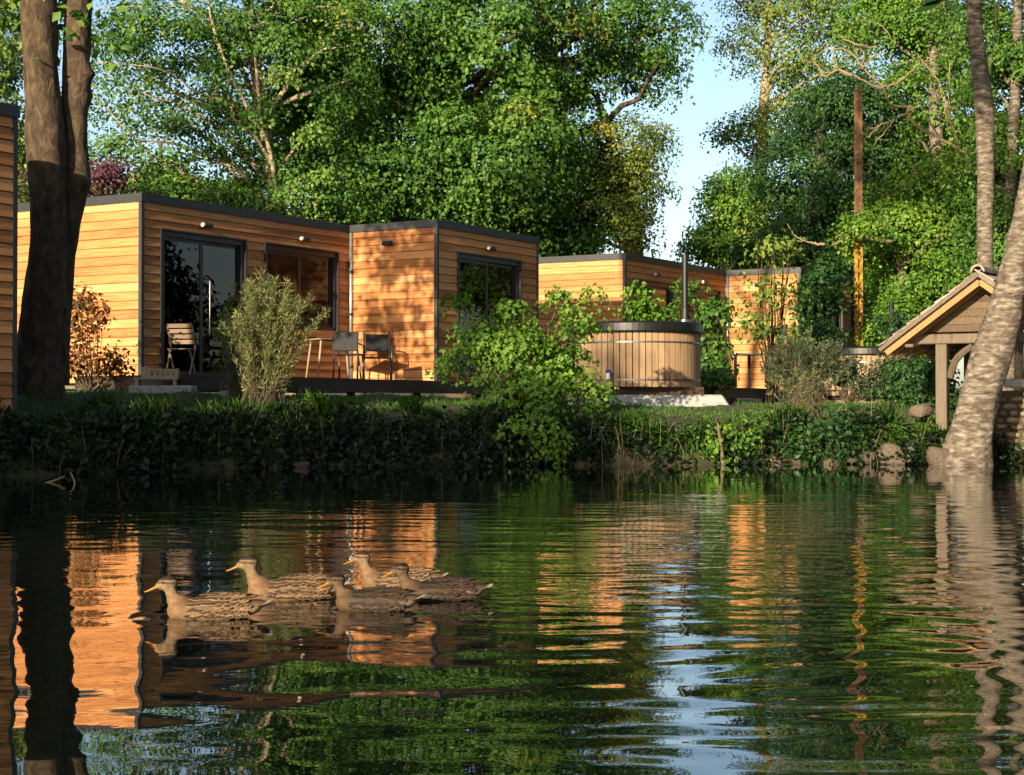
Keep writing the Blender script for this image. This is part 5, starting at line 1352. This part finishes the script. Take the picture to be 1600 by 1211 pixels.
def feather_mat(name, centre, edge):
    m, nt, out = newmat(name)
    L = nt.links.new
    a = N(nt, 'ShaderNodeAttribute', attribute_name='edge'); r = N(nt, 'ShaderNodeAttribute', attribute_name='rnd')
    c0 = ramp(nt, a.outputs['Fac'], [(0.0, centre), (0.5, centre), (0.78, edge), (1.0, edge)])
    hs = N(nt, 'ShaderNodeHueSaturation'); mr = N(nt, 'ShaderNodeMapRange'); L(r.outputs['Fac'], mr.inputs['Value']); mr.inputs['To Min'].default_value = .7; mr.inputs['To Max'].default_value = 1.3
    L(mr.outputs[0], hs.inputs['Value']); L(c0, hs.inputs['Color'])
    b = N(nt, 'ShaderNodeBsdfPrincipled', Roughness=.7); b.inputs['Specular IOR Level'].default_value = .25; L(hs.outputs[0], b.inputs['Base Color'])
    L(b.outputs[0], out.inputs['Surface'])
    return m
M['plume_pale'] = plumage('pale plumage', False)
M['feather_pale'] = feather_mat('pale feathers', (.026, .014, .007), (.165, .102, .052))
M['feather_shaded'] = feather_mat('shaded feathers', (.010, .006, .004), (.045, .027, .015))  # darker copy: shade on the right-hand birds painted into the feather colour
M['tail_feather'] = feather_mat('tail feathers', (.08, .055, .035), (.22, .18, .13))
M['bill'] = surf('duck bill', [(0.3, (.17, .075, .010)), (0.7, (.27, .13, .018))], rough=.4, noise=30, bump=.05)
M['eye'] = surf('duck eye', [(0.3, (.008, .006, .005)), (0.7, (.012, .01, .008))], rough=.1, bump=0)

def ball(bm, c, r, rot=None):
    m = Matrix.Translation(c) @ (rot.to_4x4() if rot else Matrix()) @ Matrix.Diagonal((*r, 1))
    bmesh.ops.create_uvsphere(bm, u_segments=20, v_segments=14, radius=1.0, matrix=m)

def body_surface(x):
    """half width and top height of the folded back at body station x"""
    return np.interp(x, [-.24, -.17, -.08, 0, .08, .14], [.02, .055, .082, .088, .078, .05]), np.interp(x, [-.24, -.17, -.08, 0, .08, .14], [.062, .072, .088, .092, .085, .06])

def duck(px, py, sc, heading, neck, variant, yaw, label):
    x, y = duck_xy(px, py)
    root = empty('duck', (x, y, 0.0), math.radians(heading)); root.scale = (sc, sc, sc)
    tag(root, label, 'duck', 'ducks swimming on the pond')
    bm = bmesh.new()
    ball(bm, (-.01, 0, .022), (.165, .088, .062)); ball(bm, (.085, 0, .028), (.085, .074, .055)); ball(bm, (-.12, 0, .040), (.10, .064, .038))
    ball(bm, (-.19, 0, .056), (.06, .038, .018)); ball(bm, (-.02, 0, .055), (.12, .062, .034))
    hz = .138 + neck
    path = spline([(.104, .043, .050), (.134, .066 + neck * .3, .035), (.149, .096 + neck * .8, .0255), (.158, .122 + neck, .027)], 12)
    for qx, qz, qr in path: ball(bm, (qx, 0, qz), (qr, qr * .86, qr))
    ry = Matrix.Rotation(yaw, 3, 'Z'); piv = Vector((.152, 0, 0))
    HR = Matrix.Translation(piv) @ ry.to_4x4() @ Matrix.Translation(-piv)
    nb0 = len(bm.verts)
    ball(bm, (.170, 0, hz), (.040, .029, .031)); ball(bm, (.194, 0, hz - .007), (.024, .019, .018)); ball(bm, (.158, 0, hz + .004), (.034, .028, .030))
    bm.verts.ensure_lookup_table()
    for v_ in bm.verts[nb0:]: v_.co = HR @ v_.co
    me = bpy.data.meshes.new('body'); bm.to_mesh(me); bm.free()
    tmp = bpy.data.objects.new('body', me); C.objects.link(tmp)
    rm = tmp.modifiers.new('r', 'REMESH'); rm.mode = 'VOXEL'; rm.voxel_size = .0048; rm.use_smooth_shade = True
    sm = tmp.modifiers.new('s', 'SMOOTH'); sm.factor = .6; sm.iterations = 7
    dg = bpy.context.evaluated_depsgraph_get()
    body = bpy.data.meshes.new_from_object(tmp.evaluated_get(dg))
    bpy.data.objects.remove(tmp)
    body.name = 'body'
    n = len(body.vertices); co = np.empty(n * 3, np.float32); body.vertices.foreach_get('co', co); co = co.reshape(-1, 3)
    in_shade = variant == 'dark'  # these birds carry their shade in the plumage colours
    buff = np.array((.125, .076, .039)) if not in_shade else np.array((.055, .034, .019))
    brown = np.array((.06, .034, .017)) if not in_shade else np.array((.034, .022, .013))
    head = np.array((.175, .118, .066)) if not in_shade else np.array((.10, .066, .036))
    darkc = np.array((.022, .012, .006)) if not in_shade else np.array((.010, .006, .004))
    X, Y, Z = co[:, 0], co[:, 1], co[:, 2]
    col = np.repeat(buff[None], n, 0)
    def mix(c, w):
        nonlocal col
        w = np.clip(w, 0, 1)[:, None]; col = col * (1 - w) + c * w
    mix(brown, (Z - .045) / .03 * (X < .12))
    mix(np.array((.15, .086, .042)) * (1 if not in_shade else .55), (X - .07) / .05)
    mix(head, (Z - (.085 + neck)) / .02 * (X > .10))
    ch, sh_ = math.cos(-yaw), math.sin(-yaw)
    hx, hzz = (X - .152) * ch - Y * sh_ + .152 - .170, Z - hz
    isH = (X > .12) & (Z > hz - .04)
    mix(darkc, np.where(isH, (hzz - .0135 + .10 * np.maximum(hx - .01, 0)) / .005, 0))                              # dark crown
    stripe = np.exp(-((hzz - .005 - .06 * hx) / .0050) ** 2) * (hx > -.038)
    mix(darkc, np.where(isH, stripe * .95, 0))                                                                       # eye stripe
    mix(darkc, np.where((X < .155) & (Z > .085 + neck) & (np.abs(Y) < .012), .5, 0))                                # nape
    mix(np.array((.30, .24, .17)) * (1 if not in_shade else .6), np.where((X < -.14) & (Z < .05), .5, 0))
    a = body.attributes.new('tint', 'FLOAT_COLOR', 'POINT'); a.data.foreach_set('color', np.concatenate([col, np.ones((n, 1))], 1).astype(np.float32).ravel())
    body.materials.clear()
    body.polygons.foreach_set('use_smooth', [True] * len(body.polygons))
    link('body', body, M['plume_pale'], root)
    # bill: flattened spatula with a slight lift
    prof = [(.196, .0165, .0125, hz - .005), (.210, .0125, .0095, hz - .012), (.228, .0115, .0068, hz - .021), (.246, .0122, .0048, hz - .029), (.258, .0095, .0034, hz - .0325), (.262, .003, .002, hz - .033)]
    k = 12; b = MB(); v = []; f = []
    for qx, w, h, z in prof:
        for i in range(k): v.append((qx, w * math.cos(6.2832 * i / k), z + h * math.sin(6.2832 * i / k)))
    for q in range(len(prof) - 1):
        for i in range(k): f.append((q * k + i, q * k + (i + 1) % k, (q + 1) * k + (i + 1) % k, (q + 1) * k + i))
    f.append(tuple(range(k))); f.append(tuple((len(prof) - 1) * k + i for i in reversed(range(k)))); b.add(v, f)
    b.v = [tuple(HR @ Vector(q)) for q in b.v]; b.build('bill', M['bill'], root, smooth=True)
    for s in (-1, 1):
        bm = bmesh.new(); bmesh.ops.create_icosphere(bm, subdivisions=2, radius=.0042, matrix=HR @ Matrix.Translation((.180, .0255 * s, hz + .0065)))
        em = bpy.data.meshes.new('eye'); bm.to_mesh(em); bm.free(); link('eye', em, M['eye'], root)
    # feathers of each folded wing, overlapping from the tail end forward
    rng = np.random.default_rng(int(px))
    def feathers(items, name, mat):
        V, Fc, E, R = [], [], [], []
        for (p, t, nn, ln, wd, rv) in items:
            t = unit(np.array(t)); nn = unit(np.array(nn) - t * np.dot(nn, t)); bb = np.cross(nn, t)
            base = len(V); st = [(0, .25), (.3, .85), (.62, 1.0), (.86, .72), (1.0, .16)]
            for u, w in st:
                for e in (-1, -.55, 0, .55, 1):
                    V.append(p + t * ln * u + bb * wd * .5 * w * e + nn * (.0035 * (1 - abs(e)) + .002 * math.sin(u * 3.1)) - nn * .004 * (1 - u))
                    E.append(max(abs(e), max(0, (u - .55) / .45)))
            for i in range(len(st) - 1):
                for j in range(4): Fc.append((base + i * 5 + j, base + i * 5 + j + 1, base + (i + 1) * 5 + j + 1, base + (i + 1) * 5 + j)); R.append(rv)
        me = np_mesh(name, np.array(V), np.array(Fc).ravel(), np.full(len(Fc), 4), True, {'edge': ('POINT', 'FLOAT', np.array(E)), 'rnd': ('FACE', 'FLOAT', np.array(R))})
        return link(name, me, mat, root)
    fm = M['feather_shaded'] if in_shade else M['feather_pale']
    for s in (-1, 1):
        it = []
        for row, (ang, x0, x1, nf, ln, wd) in enumerate(((.20, -.10, .055, 8, .060, .026), (.62, -.135, .085, 12, .048, .024), (1.02, -.145, .10, 13, .043, .022), (1.42, -.15, .105, 16, .034, .018), (1.72, -.15, .10, 16, .032, .018), (.42, -.15, .02, 7, .085, .022))):
            for i in range(nf):
                xx = x0 + (x1 - x0) * (i + .5 * (row % 2)) / nf + rng.normal(0, .003)
                hw, tp = body_surface(xx)
                a = ang + rng.normal(0, .05)
                r_y, r_z = hw + .004, (tp - .022) + .006
                p = np.array([xx, s * r_y * math.sin(a), .022 + r_z * math.cos(a)])
                nn = np.array([0, s * math.sin(a) / r_y, math.cos(a) / r_z])
                t = np.array([-1, -.12 * s * math.sin(a), .02 + .10 * (row in (0, 5)) - .05 * math.cos(a)])
                it.append((p, t, nn, ln * rng.uniform(.9, 1.1), wd * rng.uniform(.9, 1.1), rng.random()))
        feathers(it, 'wing', fm)
    it = []
    for i in range(9):
        a = (i - 4) * .17
        it.append((np.array([-.205, .010 * (i - 4) * .8, .058 - .002 * abs(i - 4)]), (-math.cos(a), math.sin(a) * .9, .22), (0, .02 * (i - 4), 1), .058, .020, rng.random()))
    feathers(it, 'tail', M['tail_feather'])
    return root
duck_labels = ['front-most mottled brown duck swimming left, leading the group', 'pale brown duck behind the leading one with its head raised', 'duck in the middle with shade-darkened plumage, nearest of the three behind',
               'pale headed duck farthest back, half hidden behind two others', 'shade-darkened rear duck on the right with white edged tail']
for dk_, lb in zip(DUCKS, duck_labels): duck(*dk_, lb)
